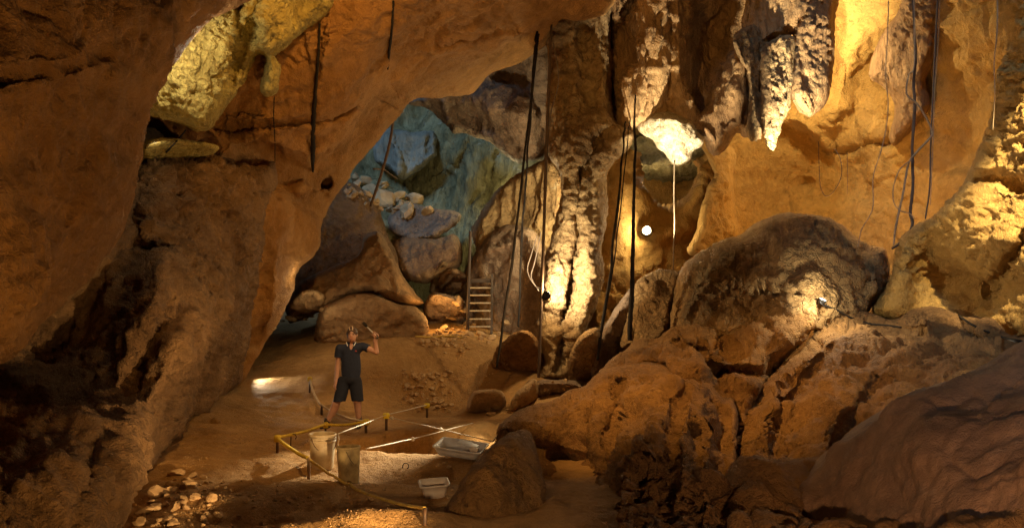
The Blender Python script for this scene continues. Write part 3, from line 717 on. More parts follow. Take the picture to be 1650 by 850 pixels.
edge_rock = rock('cave_wall', [(1800, -170), (1622, -170), (1614, -60), (1607, 0), (1612, 30), (1622, 66), (1616, 96), (1606, 120), (1604, 165), (1592, 205), (1576, 246), (1560, 282), (1532, 320), (1494, 350), (1464, 370), (1444, 394), (1436, 430), (1420, 470),
    (1404, 500), (1440, 520), (1540, 530), (1650, 570), (1800, 600)],
    [(1620, 20, 9.6), (1680, 100, 8.6), (1620, 250, 9.8), (1560, 330, 10.8), (1470, 400, 12.2), (1420, 490, 12.6), (1560, 500, 11.6), (1650, 450, 10.0), (1800, 300, 7.0), (1780, 600, 8.6), (1650, 560, 10.2)],
    M['wall'], (24, .9), 1.5, [('fbm', 1.6, .16, 3), ('crack', .50, .12, 2, (1, 1, 2.6)), ('ridge', .5, .06, 5, (1, 1, 2.2)), ('fbm', .10, .022, 4)],
    bumps=[(1500, 440, 40, 60, .5), (1560, 460, 50, 40, .6), (1450, 440, 20, 50, -.2), (1600, 390, 60, 40, -.3, -20)],
    lines=[([(1545, 300), (1590, 285), (1640, 300)], 7, .3), ([(1650, 390), (1620, 430), (1590, 470)], 9, .4)], seed=51)
tag(edge_rock, 'ragged layered rock lit yellow at the right', kind='structure')

# ------------------------------------------------------------------ mounds at the right
dome = rock('rock_mound', [(1078, 520), (1086, 460), (1098, 430), (1112, 418), (1140, 398), (1170, 382), (1196, 376), (1214, 360), (1240, 348), (1272, 343), (1304, 343), (1336, 350), (1362, 364), (1384, 384), (1408, 394), (1430, 402), (1432, 450),
    (1410, 490), (1380, 520), (1280, 540), (1180, 560), (1090, 560)],
    [(1090, 500, 13.2), (1110, 430, 13.6), (1200, 385, 14.2), (1290, 350, 14.0), (1400, 400, 14.0), (1290, 460, 12.4), (1200, 490, 12.6), (1370, 480, 12.7), (1150, 540, 12.6)],
    M['mud'], (26, 1.0), 1.5, [('fbm', 1.2, .15, 3), ('billow', .5, .07, 4), ('crack', .6, .12, 3), ('worley', .12, .03, 1), ('fbm', .08, .016, 3)],
    bumps=[(1270, 400, 70, 30, -.3), (1330, 440, 60, 40, -.3), (1170, 440, 40, 50, .2, 20)],
    lines=[([(1220, 380), (1180, 430), (1130, 470), (1110, 510)], 6, .06), ([(1235, 470), (1290, 476), (1330, 478)], 6, .3), ([(1395, 400), (1400, 440), (1390, 480)], 8, .25)], seed=52)
tag(dome, 'domed mound of cracked dry mud above the small floor lamp', kind='structure')

lumpblock = rock('boulder', [(1000, 560), (1010, 500), (1024, 456), (1044, 438), (1068, 432), (1092, 436), (1100, 440), (1096, 470), (1086, 500), (1080, 540), (1050, 560)],
    [(1020, 480, 14.6), (1090, 450, 14.4), (1050, 540, 14.0)], M['mud'], (14, .6), 1.2, LUMPY, step=2.5, seed=53, thing=True)
tag(lumpblock, 'pale lumpy boulder below the star bright lamp', 'boulder')
boulder('boulder', [(914, 640), (916, 580), (926, 552), (944, 534), (962, 528), (972, 540), (966, 570), (962, 600), (956, 640)], [(925, 580, 14.3), (962, 560, 14.0)],
        'narrow knobbly boulder leaning against the foot of the rock pillar', 54, 'mud', (12, .5), .9)
boulder('boulder', [(960, 640), (950, 580), (966, 540), (984, 510), (1002, 480), (1018, 462), (1028, 500), (1024, 560), (1000, 620)], [(970, 560, 14.6), (1010, 490, 14.8)],
        'dark grey wedge of rock between the pillar and the lumpy boulder', 55, 'grey', (10, .5), .9)

EARTHY = [('fbm', 1.5, .22, 3), ('billow', .8, .07, 3), ('crack', 1.0, .10, 2), ('fbm', .32, .045, 5), ('fbm', .08, .016, 3)]
mound_a = rock('rock_slope', [(940, 640), (960, 604), (984, 576), (1010, 556), (1034, 544), (1062, 546), (1084, 526), (1120, 512), (1160, 514), (1200, 504), (1240, 490), (1280, 480), (1316, 478), (1336, 492), (1320, 520), (1280, 560), (1240, 610), (1210, 660), (1190, 740), (960, 760)],
    [(950, 620, 11.0), (1060, 548, 12.4), (1200, 510, 12.6), (1320, 485, 12.5), (1240, 580, 11.2), (1100, 600, 10.8), (1150, 680, 9.8), (1000, 700, 9.8)],
    M['earth'], (22, .9), 1.5, EARTHY,
    bumps=[(1118, 588, 36, 24, -.55), (1060, 570, 30, 20, -.2), (1180, 556, 14, 26, .5), (1250, 528, 50, 26, -.25), (1152, 582, 9, 20, .35), (1050, 640, 40, 26, -.3), (1215, 545, 16, 30, -.25, 20)],
    lines=[([(1086, 548), (1137, 522), (1180, 524), (1235, 505)], 5, .2), ([(1090, 556), (1130, 562), (1150, 596), (1224, 604), (1290, 562), (1316, 520)], 8, .5), ([(985, 640), (1010, 606), (1056, 590), (1092, 612)], 9, .45),
           ([(1150, 600), (1170, 640), (1180, 700)], 12, .6)], seed=56)
tag(mound_a, 'brown earth ridge below the cracked dome', kind='structure')

mound_c = rock('rock_slope', [(1190, 930), (1176, 820), (1180, 740), (1190, 680), (1212, 640), (1240, 604), (1290, 562), (1328, 512), (1350, 494), (1400, 500), (1440, 516), (1470, 498), (1492, 490), (1520, 496), (1548, 512), (1570, 508), (1600, 512), (1640, 536), (1780, 530), (1780, 930)],
    [(1200, 700, 9.0), (1250, 610, 10.4), (1340, 500, 12.3), (1480, 510, 11.6), (1640, 540, 10.4), (1500, 600, 9.6), (1350, 620, 9.4), (1300, 760, 7.2), (1210, 850, 5.9), (1780, 540, 9.0), (1600, 560, 9.8), (1240, 780, 6.8), (1230, 920, 5.2)],
    M['earth'], (22, .7), 1.5, EARTHY,
    bumps=[(1490, 512, 34, 18, -.6), (1395, 600, 30, 50, .45), (1340, 640, 40, 80, -.45, 15), (1450, 580, 60, 20, -.15), (1590, 525, 30, 14, -.35), (1240, 690, 26, 90, -.45, 14), (1285, 650, 12, 70, .35, 30), (1440, 640, 26, 30, -.3)],
    lines=[([(1330, 520), (1380, 508), (1450, 522), (1480, 528)], 6, .3), ([(1340, 560), (1300, 600), (1262, 650), (1240, 740)], 9, .4), ([(1420, 610), (1380, 660), (1340, 740), (1310, 820)], 9, .35), ([(1530, 512), (1570, 540), (1600, 548)], 6, .25)], seed=57)
tag(mound_c, 'long brown earth slope running down at the right', kind='structure')

mound_b = rock('rock_slope', [(800, 720), (806, 684), (830, 664), (862, 652), (890, 646), (916, 632), (944, 622), (966, 600), (1000, 590), (1040, 580), (1090, 590), (1150, 610), (1186, 640), (1190, 700), (1186, 760), (1196, 930), (800, 930)],
    [(810, 690, 9.8), (900, 650, 10.4), (970, 610, 10.6), (1100, 600, 10.2), (1180, 650, 9.4), (1000, 720, 8.0), (890, 740, 8.6), (900, 850, 6.6), (990, 850, 5.8), (1120, 850, 5.5), (1160, 780, 6.8), (1060, 720, 7.7), (1050, 920, 5.0)],
    M['earth'], (18, .7), 1.5, EARTHY,
    bumps=[(925, 770, 38, 56, 1.3), (1050, 680, 34, 80, -.5, 20), (1168, 740, 16, 110, .9), (860, 690, 34, 20, -.3), (960, 660, 12, 50, .3, 20), (1100, 720, 18, 90, -.35), (1010, 790, 30, 60, -.4), (1130, 640, 30, 40, -.3), (900, 668, 24, 16, -.25)],
    lines=[([(1000, 610), (984, 680), (972, 760), (985, 850)], 9, .45), ([(1100, 620), (1086, 700), (1076, 800), (1080, 850)], 8, .35), ([(820, 700), (880, 720), (910, 740)], 8, .35), ([(1130, 690), (1120, 780), (1130, 850)], 7, .25), ([(1040, 740), (1030, 850)], 6, .2)], seed=58)
tag(mound_b, 'steep red brown earth bank in the middle of the cave', kind='structure')

mid_boulder = rock('boulder', [(690, 900), (704, 850), (716, 820), (738, 788), (756, 764), (772, 744), (788, 724), (806, 706), (826, 696), (846, 692), (858, 702), (866, 728), (876, 764), (884, 800), (890, 850), (896, 900)],
    [(720, 850, 6.5), (840, 700, 7.4), (870, 760, 7.2), (885, 850, 6.8), (800, 800, 6.4)], M['earth'], (20, .6), 1.0, [('fbm', .8, .09, 3), ('ridge', .4, .04, 4), ('fbm', .09, .014, 3)],
    bumps=[(795, 775, 12, 8, .08), (840, 800, 16, 14, .1), (850, 760, 14, 60, -.12, -10)], lines=[([(858, 705), (862, 760), (880, 850)], 8, -.08)], seed=59, thing=True)
tag(mid_boulder, 'pointed red brown boulder in front of the white tray', 'boulder')

near_boulder = rock('boulder', [(1220, 920), (1236, 850), (1262, 806), (1300, 764), (1345, 716), (1400, 672), (1462, 640), (1530, 612), (1590, 584), (1640, 556), (1700, 530), (1800, 500), (1800, 940)],
    [(1240, 850, 6.8), (1400, 680, 6.6), (1600, 585, 6.0), (1500, 750, 5.2), (1650, 700, 4.6), (1800, 600, 4.2), (1400, 850, 5.4), (1650, 850, 4.2)], M['near'], (26, .5), 1.2,
    [('fbm', 1.2, .16, 4), ('ridge', .6, .022, 4), ('crack', .9, .03, 2), ('fbm', .2, .014, 4)], bumps=[(1500, 700, 90, 60, -.12), (1420, 780, 30, 60, .12, 20)], seed=60, thing=True)
tag(near_boulder, 'large smooth purplish brown boulder closing the lower right corner', 'boulder')

boulder('boulder', [(752, 664), (754, 646), (764, 630), (788, 627), (808, 630), (816, 644), (812, 660), (798, 668), (770, 671)], [(760, 650, 13.7), (810, 650, 13.8)],
        'squarish tan block standing behind the excavation pit', 61, 'stone', (8, .35), .6, noise=[('fbm', .5, .06, 4), ('ridge', .25, .03, 3), ('fbm', .06, .01, 2)], step=2)
boulder('boulder', [(822, 662), (826, 640), (842, 622), (856, 610), (866, 614), (866, 640), (852, 656), (834, 664)], [(828, 650, 13.6), (862, 625, 13.9)],
        'upright tan stone beside the squarish block', 62, 'stone', (8, .3), .5, noise=[('fbm', .5, .06, 4), ('ridge', .25, .03, 3), ('fbm', .06, .01, 2)], step=2)
boulder('rock_slab', [(860, 640), (866, 614), (890, 610), (925, 612), (950, 622), (930, 640), (900, 652), (866, 654)], [(866, 630, 14.2), (930, 625, 14.4)],
        'flat grey slab of rock at the foot of the pillar', 63, 'grey', (10, .5), .5, cat='rock slab')
boulder('boulder', [(786, 604), (796, 570), (812, 548), (836, 530), (858, 534), (872, 560), (876, 600), (860, 612), (820, 616)], [(800, 580, 15.4), (870, 570, 15.0)],
        'rusty crumbling boulder at the left foot of the rock pillar', 64, 'earth', (12, .5), .9, noise=LUMPY)
boulder('boulder', [(324, 696), (334, 682), (346, 672), (358, 676), (360, 690), (346, 702), (330, 704)], [(330, 690, 11.2), (356, 685, 11.4)],
        'small smooth rounded stone against the left buttress', 65, 'floor', (8, .3), .3, step=2, noise=[('fbm', .4, .03, 3)])


# ------------------------------------------------------------------ placing on what is already built
bpy.context.view_layer.update()
DG = bpy.context.evaluated_depsgraph_get()
EYE = Vector((0, 0, HZ))


def hit(px, py, back=0.0):
    """First rock or ground surface seen at a photo pixel."""
    d = (P(px, py, 1.0) - EYE).normalized()
    ok, loc, nor, i, ob, mt = S.ray_cast(DG, EYE, d)
    if not ok: return P(px, py, 15.0), Vector((0, -1, 0))
    return loc - d * back, nor


def drop(p):
    """Ground height under a point."""
    ok, loc, nor, i, ob, mt = S.ray_cast(DG, Vector((p[0], p[1], p[2] + 0.6)), Vector((0, 0, -1)))
    return loc.z if ok else p[2]


def tube_geo(pts, radii, sides=8, wob=0.0, caps=True, sub=1):
    pts = [Vector(p) for p in pts]
    if sub > 1:
        out, rr = [], []
        for i in range(len(pts) - 1):
            p0, p1, p2, p3 = pts[max(i - 1, 0)], pts[i], pts[i + 1], pts[min(i + 2, len(pts) - 1)]
            for k in range(sub):
                t = k / sub
                out.append(0.5 * (2 * p1 + (p2 - p0) * t + (2 * p0 - 5 * p1 + 4 * p2 - p3) * t * t + (3 * p1 - p0 - 3 * p2 + p3) * t ** 3))
                if hasattr(radii, '__len__'): rr.append(radii[i] * (1 - t) + radii[i + 1] * t)
        out.append(pts[-1])
        if hasattr(radii, '__len__'): rr.append(radii[-1]); radii = rr
        pts = out
    n = len(pts)
    if not hasattr(radii, '__len__'): radii = [radii] * n
    v, f = [], []
    up = Vector((0.31, 0.83, 0.46))
    for i, p in enumerate(pts):
        t = (pts[min(i + 1, n - 1)] - pts[max(i - 1, 0)]).normalized()
        a = t.cross(up)
        if a.length < 1e-3: a = t.cross(Vector((1, 0, 0)))
        a.normalize(); b = t.cross(a)
        for k in range(sides):
            an = 2 * math.pi * k / sides
            r = radii[i] * (1 + wob * random.uniform(-1, 1))
            v.append(p + a * (r * math.cos(an)) + b * (r * math.sin(an)))
    for i in range(n - 1):
        for k in range(sides):
            k2 = (k + 1) % sides
            f.append((i * sides + k, i * sides + k2, (i + 1) * sides + k2, (i + 1) * sides + k))
    if caps:
        f.append(tuple(range(sides))[::-1]); f.append(tuple((n - 1) * sides + k for k in range(sides)))
    return v, f


def join_geo(parts):
    V, Fc = [], []
    for v, f in parts:
        o = len(V); V += list(v); Fc += [tuple(i + o for i in q) for q in f]
    return V, Fc


def obj(name, geo, mat, parent=None, base=None, smooth=True):
    v, f = geo
    if base is not None: v = [Vector(p) - Vector(base) for p in v]
    o = link_mesh(name, v, f, mat, parent, smooth)
    if base is not None: o.location = base
    return o


def thing(name, label, cat, loc, group=None, rz=0.0):
    o = bpy.data.objects.new(name, None); COL.objects.link(o)
    o.location = loc; o.rotation_euler = (0, 0, rz); o.empty_display_size = 0.1
    return tag(o, label, cat, group)


def lathe(profile, n=28, wob=0.0, seed=0):
    v, f = [], []
    r_ = random.Random(seed)
    for (r, z) in profile:
        for k in range(n):
            a = 2 * math.pi * k / n
            rr = r * (1 + wob * math.sin(2 * a + seed))
            v.append(Vector((rr * math.cos(a), rr * math.sin(a), z)))
    for i in range(len(profile) - 1):
        for k in range(n):
            k2 = (k + 1) % n
            f.append((i * n + k, i * n + k2, (i + 1) * n + k2, (i + 1) * n + k))
    return v, f


def box_geo(cx, cy, cz, sx, sy, sz, bev=0.0, rot=None):
    bm = bmesh.new()
    bmesh.ops.create_cube(bm, size=1)
    bmesh.ops.scale(bm, vec=(sx, sy, sz), verts=bm.verts)
    if bev: bmesh.ops.bevel(bm, geom=bm.edges[:], offset=bev, segments=2, affect='EDGES', profile=0.6)
    m = Matrix.Translation((cx, cy, cz))
    if rot: m = m @ rot
    bmesh.ops.transform(bm, matrix=m, verts=bm.verts)
    bm.verts.index_update()
    g = ([v.co.copy() for v in bm.verts], [tuple(v.index for v in fc.verts) for fc in bm.faces])
    bm.free()
    return g


K = {}
K['black'] = plain_mat('black_rubber', (0.02, 0.016, 0.013), .9, dirt=(0.06, 0.038, 0.02), dirt_amt=.6, scale=6, spec=.1)
K['root'] = plain_mat('aerial_root', (0.38, 0.25, 0.12), .8, dirt=(0.20, 0.12, 0.06), dirt_amt=.8, scale=9, bump=.5)
K['droot'] = plain_mat('dark_root', (0.11, 0.065, 0.035), .8, dirt=(0.04, 0.026, 0.016), scale=7, bump=.5)
K['wroot'] = plain_mat('white_root', (0.24, 0.17, 0.095), .8, dirt=(0.30, 0.20, 0.11), scale=9, bump=.4)
K['yellow'] = plain_mat('yellow_rope', (0.72, 0.50, 0.04), .7, dirt=(0.40, 0.25, 0.05), dirt_amt=.7, scale=10)
K['gold'] = plain_mat('muddy_yellow_rope', (0.60, 0.38, 0.07), .75, dirt=(0.30, 0.17, 0.06), dirt_amt=.8, scale=10)
K['tan'] = plain_mat('tan_rope', (0.55, 0.40, 0.24), .8, dirt=(0.30, 0.19, 0.10), scale=10)
K['cap'] = plain_mat('yellow_plastic', (0.80, 0.60, 0.03), .4, dirt=(0.45, 0.30, 0.06), dirt_amt=.4, scale=20)
K['wire'] = plain_mat('grey_wire', (0.17, 0.12, 0.08), .7, scale=14)
K['white'] = plain_mat('white_cord', (0.58, 0.50, 0.40), .7, scale=14)
K['steel'] = plain_mat('rusty_steel', (0.10, 0.065, 0.045), .6, .6, dirt=(0.20, 0.09, 0.035), dirt_amt=.8, scale=20)
K['wood'] = plain_mat('weathered_timber', (0.30, 0.19, 0.10), .75, dirt=(0.14, 0.085, 0.045), scale=8, bump=.3)
K['tread'] = plain_mat('pale_tread_timber', (0.52, 0.42, 0.28), .7, dirt=(0.28, 0.19, 0.11), scale=9, bump=.3)
K['dwood'] = plain_mat('dark_timber', (0.075, 0.05, 0.034), .75, dirt=(0.14, 0.085, 0.045), scale=8, bump=.3)
K['pail'] = plain_mat('cream_plastic', (0.70, 0.56, 0.36), .45, dirt=(0.40, 0.24, 0.10), dirt_amt=.75, scale=7)
K['mudpail'] = plain_mat('muddy_plastic', (0.50, 0.36, 0.16), .65, dirt=(0.22, 0.14, 0.06), dirt_amt=.9, scale=9, bump=.3)
K['tray'] = plain_mat('white_plastic', (0.74, 0.72, 0.74), .4, dirt=(0.50, 0.40, 0.30), dirt_amt=.5, scale=8)
K['tub'] = plain_mat('pinkish_white_plastic', (0.72, 0.60, 0.50), .42, dirt=(0.52, 0.38, 0.24), dirt_amt=.5, scale=9)
K['skin'] = plain_mat('skin', (0.52, 0.27, 0.17), .55, var=.12, scale=10, bump=.03)
K['navy'] = plain_mat('navy_cotton', (0.018, 0.022, 0.042), .85, var=.3, scale=25, bump=.15)
K['navy2'] = plain_mat('navy_drill', (0.013, 0.014, 0.024), .85, var=.3, scale=25, bump=.15)
K['stripe'] = plain_mat('white_trim', (0.75, 0.72, 0.66), .8, scale=20)
K['red'] = plain_mat('red_embroidery', (0.55, 0.08, 0.06), .8, scale=20)
K['hair'] = plain_mat('brown_hair', (0.06, 0.032, 0.018), .5, dirt=(0.14, 0.075, 0.035), scale=18, bump=.4)
K['streak'] = plain_mat('blond_hair_streak', (0.62, 0.42, 0.26), .5, scale=18, bump=.3)
K['boot'] = plain_mat('dark_boot', (0.03, 0.022, 0.017), .6, dirt=(0.13, 0.08, 0.04), scale=14)
K['eye'] = plain_mat('dark_eye', (0.03, 0.018, 0.012), .3, scale=10)
K['lip'] = plain_mat('lip', (0.42, 0.16, 0.12), .5, scale=10)
K['bulb'] = plain_mat('lit_lamp_glass', (1, .9, .7), .3, emit=(1.0, 0.82, 0.52), emit_s=30.0, bump=0)
K['bulb2'] = plain_mat('lit_floor_lamp_glass', (1, .9, .7), .3, emit=(1.0, 0.88, 0.66), emit_s=5.0, bump=0)
K['metal'] = plain_mat('painted_lamp_housing', (0.035, 0.032, 0.03), .45, .5, scale=12)
K['grip'] = plain_mat('pale_steel', (0.62, 0.57, 0.48), .35, .6, scale=14)
K['debris'] = plain_mat('pale_rock_chips', (0.60, 0.48, 0.32), .85, dirt=(0.36, 0.23, 0.11), scale=10, bump=.3)

# ------------------------------------------------------------------ person
VX = 0.0065


def sd_cap(p, a, b, ra, rb):
    a = np.array(a, float); b = np.array(b, float); ab = b - a
    t = np.clip(((p - a) @ ab) / (ab @ ab), 0, 1)
    return np.linalg.norm(p - a - t[..., None] * ab, axis=-1) - (ra + (rb - ra) * t)


def sd_ell(p, c, r):
    q = (p - np.array(c)) / np.array(r)
    k0 = np.linalg.norm(q, axis=-1); k1 = np.linalg.norm(q / np.array(r), axis=-1)
    return k0 * (k0 - 1) / np.maximum(k1, 1e-6)


def sdf_mesh(prims, lo, hi, vx=VX, cut=None):
    """Smooth union of primitives (fn, centre box, k) turned into one surface (surface nets)."""
    lo = np.array(lo, float); n = np.ceil((np.array(hi) - lo) / vx).astype(int) + 1
    D = np.full(n, 0.5, np.float32)
    for kind, a, b, k in prims:
        if kind == 'cap':
            (pa, pb, ra, rb) = a
            blo = np.minimum(pa, pb) - max(ra, rb); bhi = np.maximum(pa, pb) + max(ra, rb)
        else:
            pa, ra = np.array(a[0]), np.array(a[1]); blo, bhi = pa - ra, pa + ra
        pad = k + 0.03
        i0 = np.clip(((blo - pad - lo) / vx).astype(int), 0, n); i1 = np.clip(((bhi + pad - lo) / vx).astype(int) + 2, 0, n)
        if (i1 <= i0).any(): continue
        sl = tuple(slice(x, y) for x, y in zip(i0, i1))
        g = np.stack(np.meshgrid(*[np.arange(x, y) * vx for x, y in zip(i0, i1)], indexing='ij'), -1) + lo
        s = sd_cap(g, *a) if kind == 'cap' else sd_ell(g, *a)
        old = D[sl]
        if b == 'sub':
            h = np.clip(0.5 - 0.5 * (old + s) / k, 0, 1); D[sl] = old * (1 - h) - s * h + k * h * (1 - h)
        else:
            h = np.clip(0.5 + 0.5 * (old - s) / k, 0, 1); D[sl] = old * (1 - h) + s * h - k * h * (1 - h)
    if cut is not None:
        g = np.stack(np.meshgrid(*[np.arange(x) * vx for x in n], indexing='ij'), -1) + lo
        D = np.maximum(D, cut(g))
    ins = D < 0
    c = np.zeros(n - 1, int)
    for dx in (0, 1):
        for dy in (0, 1):
            for dz in (0, 1):
                c += ins[dx:n[0] - 1 + dx, dy:n[1] - 1 + dy, dz:n[2] - 1 + dz]
    cells = np.argwhere((c > 0) & (c < 8))
    acc = np.zeros((len(cells), 3)); cnt = np.zeros(len(cells))
    cor = [(x, y, z) for x in (0, 1) for y in (0, 1) for z in (0, 1)]
    for a in range(8):
        for b in range(a + 1, 8):
            if sum(abs(np.array(cor[a]) - cor[b])) != 1: continue
            da = D[tuple((cells + cor[a]).T)]; db = D[tuple((cells + cor[b]).T)]
            m = (da < 0) != (db < 0)
            t = np.where(m, da / np.where(m, da - db, 1), 0)
            p = np.array(cor[a]) + t[:, None] * (np.array(cor[b]) - np.array(cor[a]))
            acc += p * m[:, None]; cnt += m
    v = (cells + acc / np.maximum(cnt, 1)[:, None]) * vx + lo
    vid = -np.ones(n - 1, int); vid[tuple(cells.T)] = np.arange(len(cells))
    quads = []
    for ax in range(3):
        e = [0, 0, 0]; e[ax] = 1
        A_ = ins[:n[0] - e[0], :n[1] - e[1], :n[2] - e[2]]; B_ = ins[e[0]:, e[1]:, e[2]:]
        ed = np.argwhere(A_ != B_)
        o1, o2 = [(1, 2), (2, 0), (0, 1)][ax]
        ok = (ed[:, o1] > 0) & (ed[:, o2] > 0) & (ed[:, o1] < n[o1] - 1) & (ed[:, o2] < n[o2] - 1)
        ed = ed[ok]
        def at(d1, d2):
            q = ed.copy(); q[:, o1] -= d1; q[:, o2] -= d2; return vid[tuple(q.T)]
        qd = np.stack([at(1, 1), at(0, 1), at(0, 0), at(1, 0)], -1)
        flip = ~A_[tuple(ed.T)]
        qd[flip] = qd[flip][:, ::-1]
        quads.append(qd)
    q = np.concatenate(quads); q = q[(q >= 0).all(1)]
    return v, q


PD = 12.25
PS = F / PD
P0 = P(561, 690, PD)
P0.z = floor_z(P0.x, P0.y)[0]


def pp3(px, py, y=0.0): return np.array([(px - 561) / PS, y, (690 - py) / PS])


person = thing('person', 'person in navy polo and shorts standing by the pit, left arm raised holding a tool', 'person', P0)
hd = pp3(568, 541, -0.03)
sl_, sr_ = pp3(547, 562, 0.0), pp3(584, 559, 0.01)
el, wl_ = pp3(543.5, 594, 0.02), pp3(542.5, 616, -0.04)
er, wr = pp3(607.5, 568, -0.05), pp3(606.5, 549, -0.10)
hl, hr = pp3(553.5, 617, 0.0), pp3(572, 617, 0.03)
kl, kr = pp3(544, 650, -0.10), pp3(575.5, 650, 0.02)
al_, ar_ = pp3(529, 681, -0.08), pp3(576.5, 680, 0.09)


def cap(a, b, ra, rb, k=0.03, sub=None): return ('cap', (np.array(a), np.array(b), ra, rb), sub, k)
def ell(c, r, k=0.03, sub=None): return ('ell', (np.array(c), np.array(r)), sub, k)


body = [ell(hd + (0, .01, .02), (.074, .092, .105), .02), ell(hd + (.006, -.035, -.045), (.056, .062, .07), .03),
        ell(hd + (.012, -.100, -.012), (.014, .020, .022), .015), ell(hd + (-.074, .01, -.005), (.012, .022, .032), .01), ell(hd + (.076, .01, -.005), (.012, .022, .032), .01),
        cap(hd + (-.005, .03, -.06), pp3(566, 560, .02), .052, .058, .03),
        cap(pp3(556, 562, .01), pp3(576, 561, .01), .065, .065, .05), ell(pp3(566, 580, 0), (.145, .095, .18), .05), ell(pp3(564, 604, .01), (.135, .10, .12), .05),
        cap(sl_, el, .050, .040, .04), cap(el, wl_, .040, .027, .02), cap(sr_, er, .050, .041, .04), cap(er, wr, .041, .028, .02),
        cap(hl, kl, .085, .060, .04), cap(kl, al_, .060, .036, .02), cap(kl + (0, .03, -.06), kl + (-.06, .035, -.18), .045, .038, .03),
        cap(hr, kr, .085, .060, .04), cap(kr, ar_, .060, .036, .02), cap(kr + (0, .03, -.06), kr + (0, .05, -.18), .045, .038, .03)]
# hanging hand (palm, four bent fingers, thumb)
pm = pp3(542, 623, -.06)
body += [cap(wl_, pm, .026, .030, .02), ell(pm, (.022, .038, .042), .015)]
for j, (dy, ln) in enumerate(((-.030, .072), (-.010, .080), (.010, .076), (.028, .060))):
    b0 = pm + (0, dy, -.035); b1 = b0 + (.004, -.004, -ln * .55); b2 = b1 + (.014, -.004, -ln * .5)
    body += [cap(b0, b1, .0095, .009, .006), cap(b1, b2, .009, .0075, .006)]
t0 = pm + (.006, -.036, .012); t1 = t0 + (.010, -.026, -.030); body += [cap(t0, t1, .012, .010, .008), cap(t1, t1 + (.006, -.004, -.028), .010, .008, .006)]
# raised hand, fingers closed round the handle
tool_dir = pp3(588, 521, -.16) - pp3(607, 541, -.13); tool_dir = tool_dir / np.linalg.norm(tool_dir)
gp = pp3(607, 541, -.13)
ph = gp + (0.012, .03, -.012)
body += [cap(wr, ph, .027, .030, .02), ell(ph, (.040, .024, .040), .015)]
side = np.cross(tool_dir, (0, 1, 0)); side /= np.linalg.norm(side)
for j, off in enumerate((.034, .012, -.010, -.030)):
    c0 = ph + tool_dir * off + side * .026; c1 = gp + tool_dir * off + side * .030 + np.array((0, -.012, 0)); c2 = gp + tool_dir * off + np.array((0, -.028, 0)) - side * .008
    body += [cap(c0, c1, .010, .0095, .006), cap(c1, c2, .0095, .008, .006)]
t0 = ph - side * .028 + tool_dir * .012; t1 = gp - side * .028 + tool_dir * .030 + np.array((0, -.012, 0)); t2 = gp + tool_dir * .050 + np.array((0, -.026, 0)) - side * .008
body += [cap(t0, t1, .013, .011, .008), cap(t1, t2, .011, .009, .006)]
v, q = sdf_mesh(body, (-.45, -.32, .04), (.62, .25, 1.78))
b = quad_mesh('body', v, q, K['skin']); b.parent = person

neck = pp3(566, 556, 0)
shirt = [ell(pp3(565.5, 592, 0), (.160, .114, .42), .05), cap(pp3(554, 564, .01), pp3(577, 562, .01), .078, .078, .05),
         cap(sl_, sl_ + (el - sl_) * .46, .066, .068, .04), cap(sr_, sr_ + (er - sr_) * .42, .066, .068, .04), cap(neck + (0, .02, -.02), neck + (0, .02, .03), .072, .066, .02),
         ell(neck + (.012, -.09, -.015), (.032, .07, .075), .012, 'sub')]
shl, shr = (el - sl_) / np.linalg.norm(el - sl_), (er - sr_) / np.linalg.norm(er - sr_)
def shirt_cut(g):
    a = -(g[..., 2] - (690 - 609.5) / PS)                                     # hem
    s1 = np.minimum((g - (sl_ + (el - sl_) * .46)) @ shl, .2 - np.linalg.norm(g - el, axis=-1) + .0)
    c1 = np.where(g[..., 0] < sl_[0] + .03, (g - (sl_ + (el - sl_) * .46)) @ shl, -1)
    c1 = np.where((g[..., 0] < pp3(549.5, 0)[0]) & (g[..., 2] < sl_[2]), c1, -1)
    c2 = np.where(g[..., 0] > sr_[0] + .02, (g - (sr_ + (er - sr_) * .42)) @ shr, -1)
    c3 = g[..., 2] - neck[2] - .035
    return np.maximum(np.maximum(a, c3), np.maximum(c1, c2))
v, q = sdf_mesh(shirt, (-.36, -.26, .70), (.50, .26, 1.52), cut=shirt_cut)
v = v + vnormals(v, q) * (0.006 * fbm(v / (.11, .11, .22) + 3, 3))[:, None]
b = quad_mesh('polo_shirt', v, q, K['navy']); b.parent = person
shorts = [ell(pp3(564, 612, .01), (.170, .125, .11), .04), cap(hl, pp3(548.5, 648, -.09), .108, .098, .03), cap(hr, pp3(575.8, 648, .02), .108, .096, .03)]
v, q = sdf_mesh(shorts, (-.36, -.26, .30), (.36, .26, 1.0), cut=lambda g: np.maximum(g[..., 2] - (690 - 607) / PS, (690 - 647) / PS - g[..., 2]))
v = v + vnormals(v, q) * (0.006 * fbm(v / (.10, .10, .25) + 5, 3))[:, None]
b = quad_mesh('shorts', v, q, K['navy2']); b.parent = person
hair = [ell(hd + (-.002, .016, .034), (.086, .100, .104), .02), ell(hd + (-.02, .11, .0), (.05, .05, .06), .03), cap(hd + (-.075, .0, .03), hd + (-.07, .03, -.04), .02, .02, .02), cap(hd + (.07, .02, .03), hd + (.066, .04, -.03), .016, .016, .02),
        ell(hd + (.010, -.115, -.030), (.066, .072, .102), .012, 'sub')]
v, q = sdf_mesh(hair, hd - .2, hd + .2)
v = v + vnormals(v, q) * (0.005 * perlin(v / (.016, .05, .05)))[:, None]
h_ = quad_mesh('hair', v, q, K['hair']); h_.parent = person
for dx, w_ in ((-.022, .006), (.026, .010)):
    g_ = tube_geo([hd + (dx, -.074, .082), hd + (dx * 1.1 - .012, -.036, .126), hd + (dx - .03, .02, .137), hd + (dx - .045, .07, .118)], [w_ * .8, w_, w_, w_ * .5], 8, sub=3)
    obj('hair_streak', g_, K['streak'], h_)
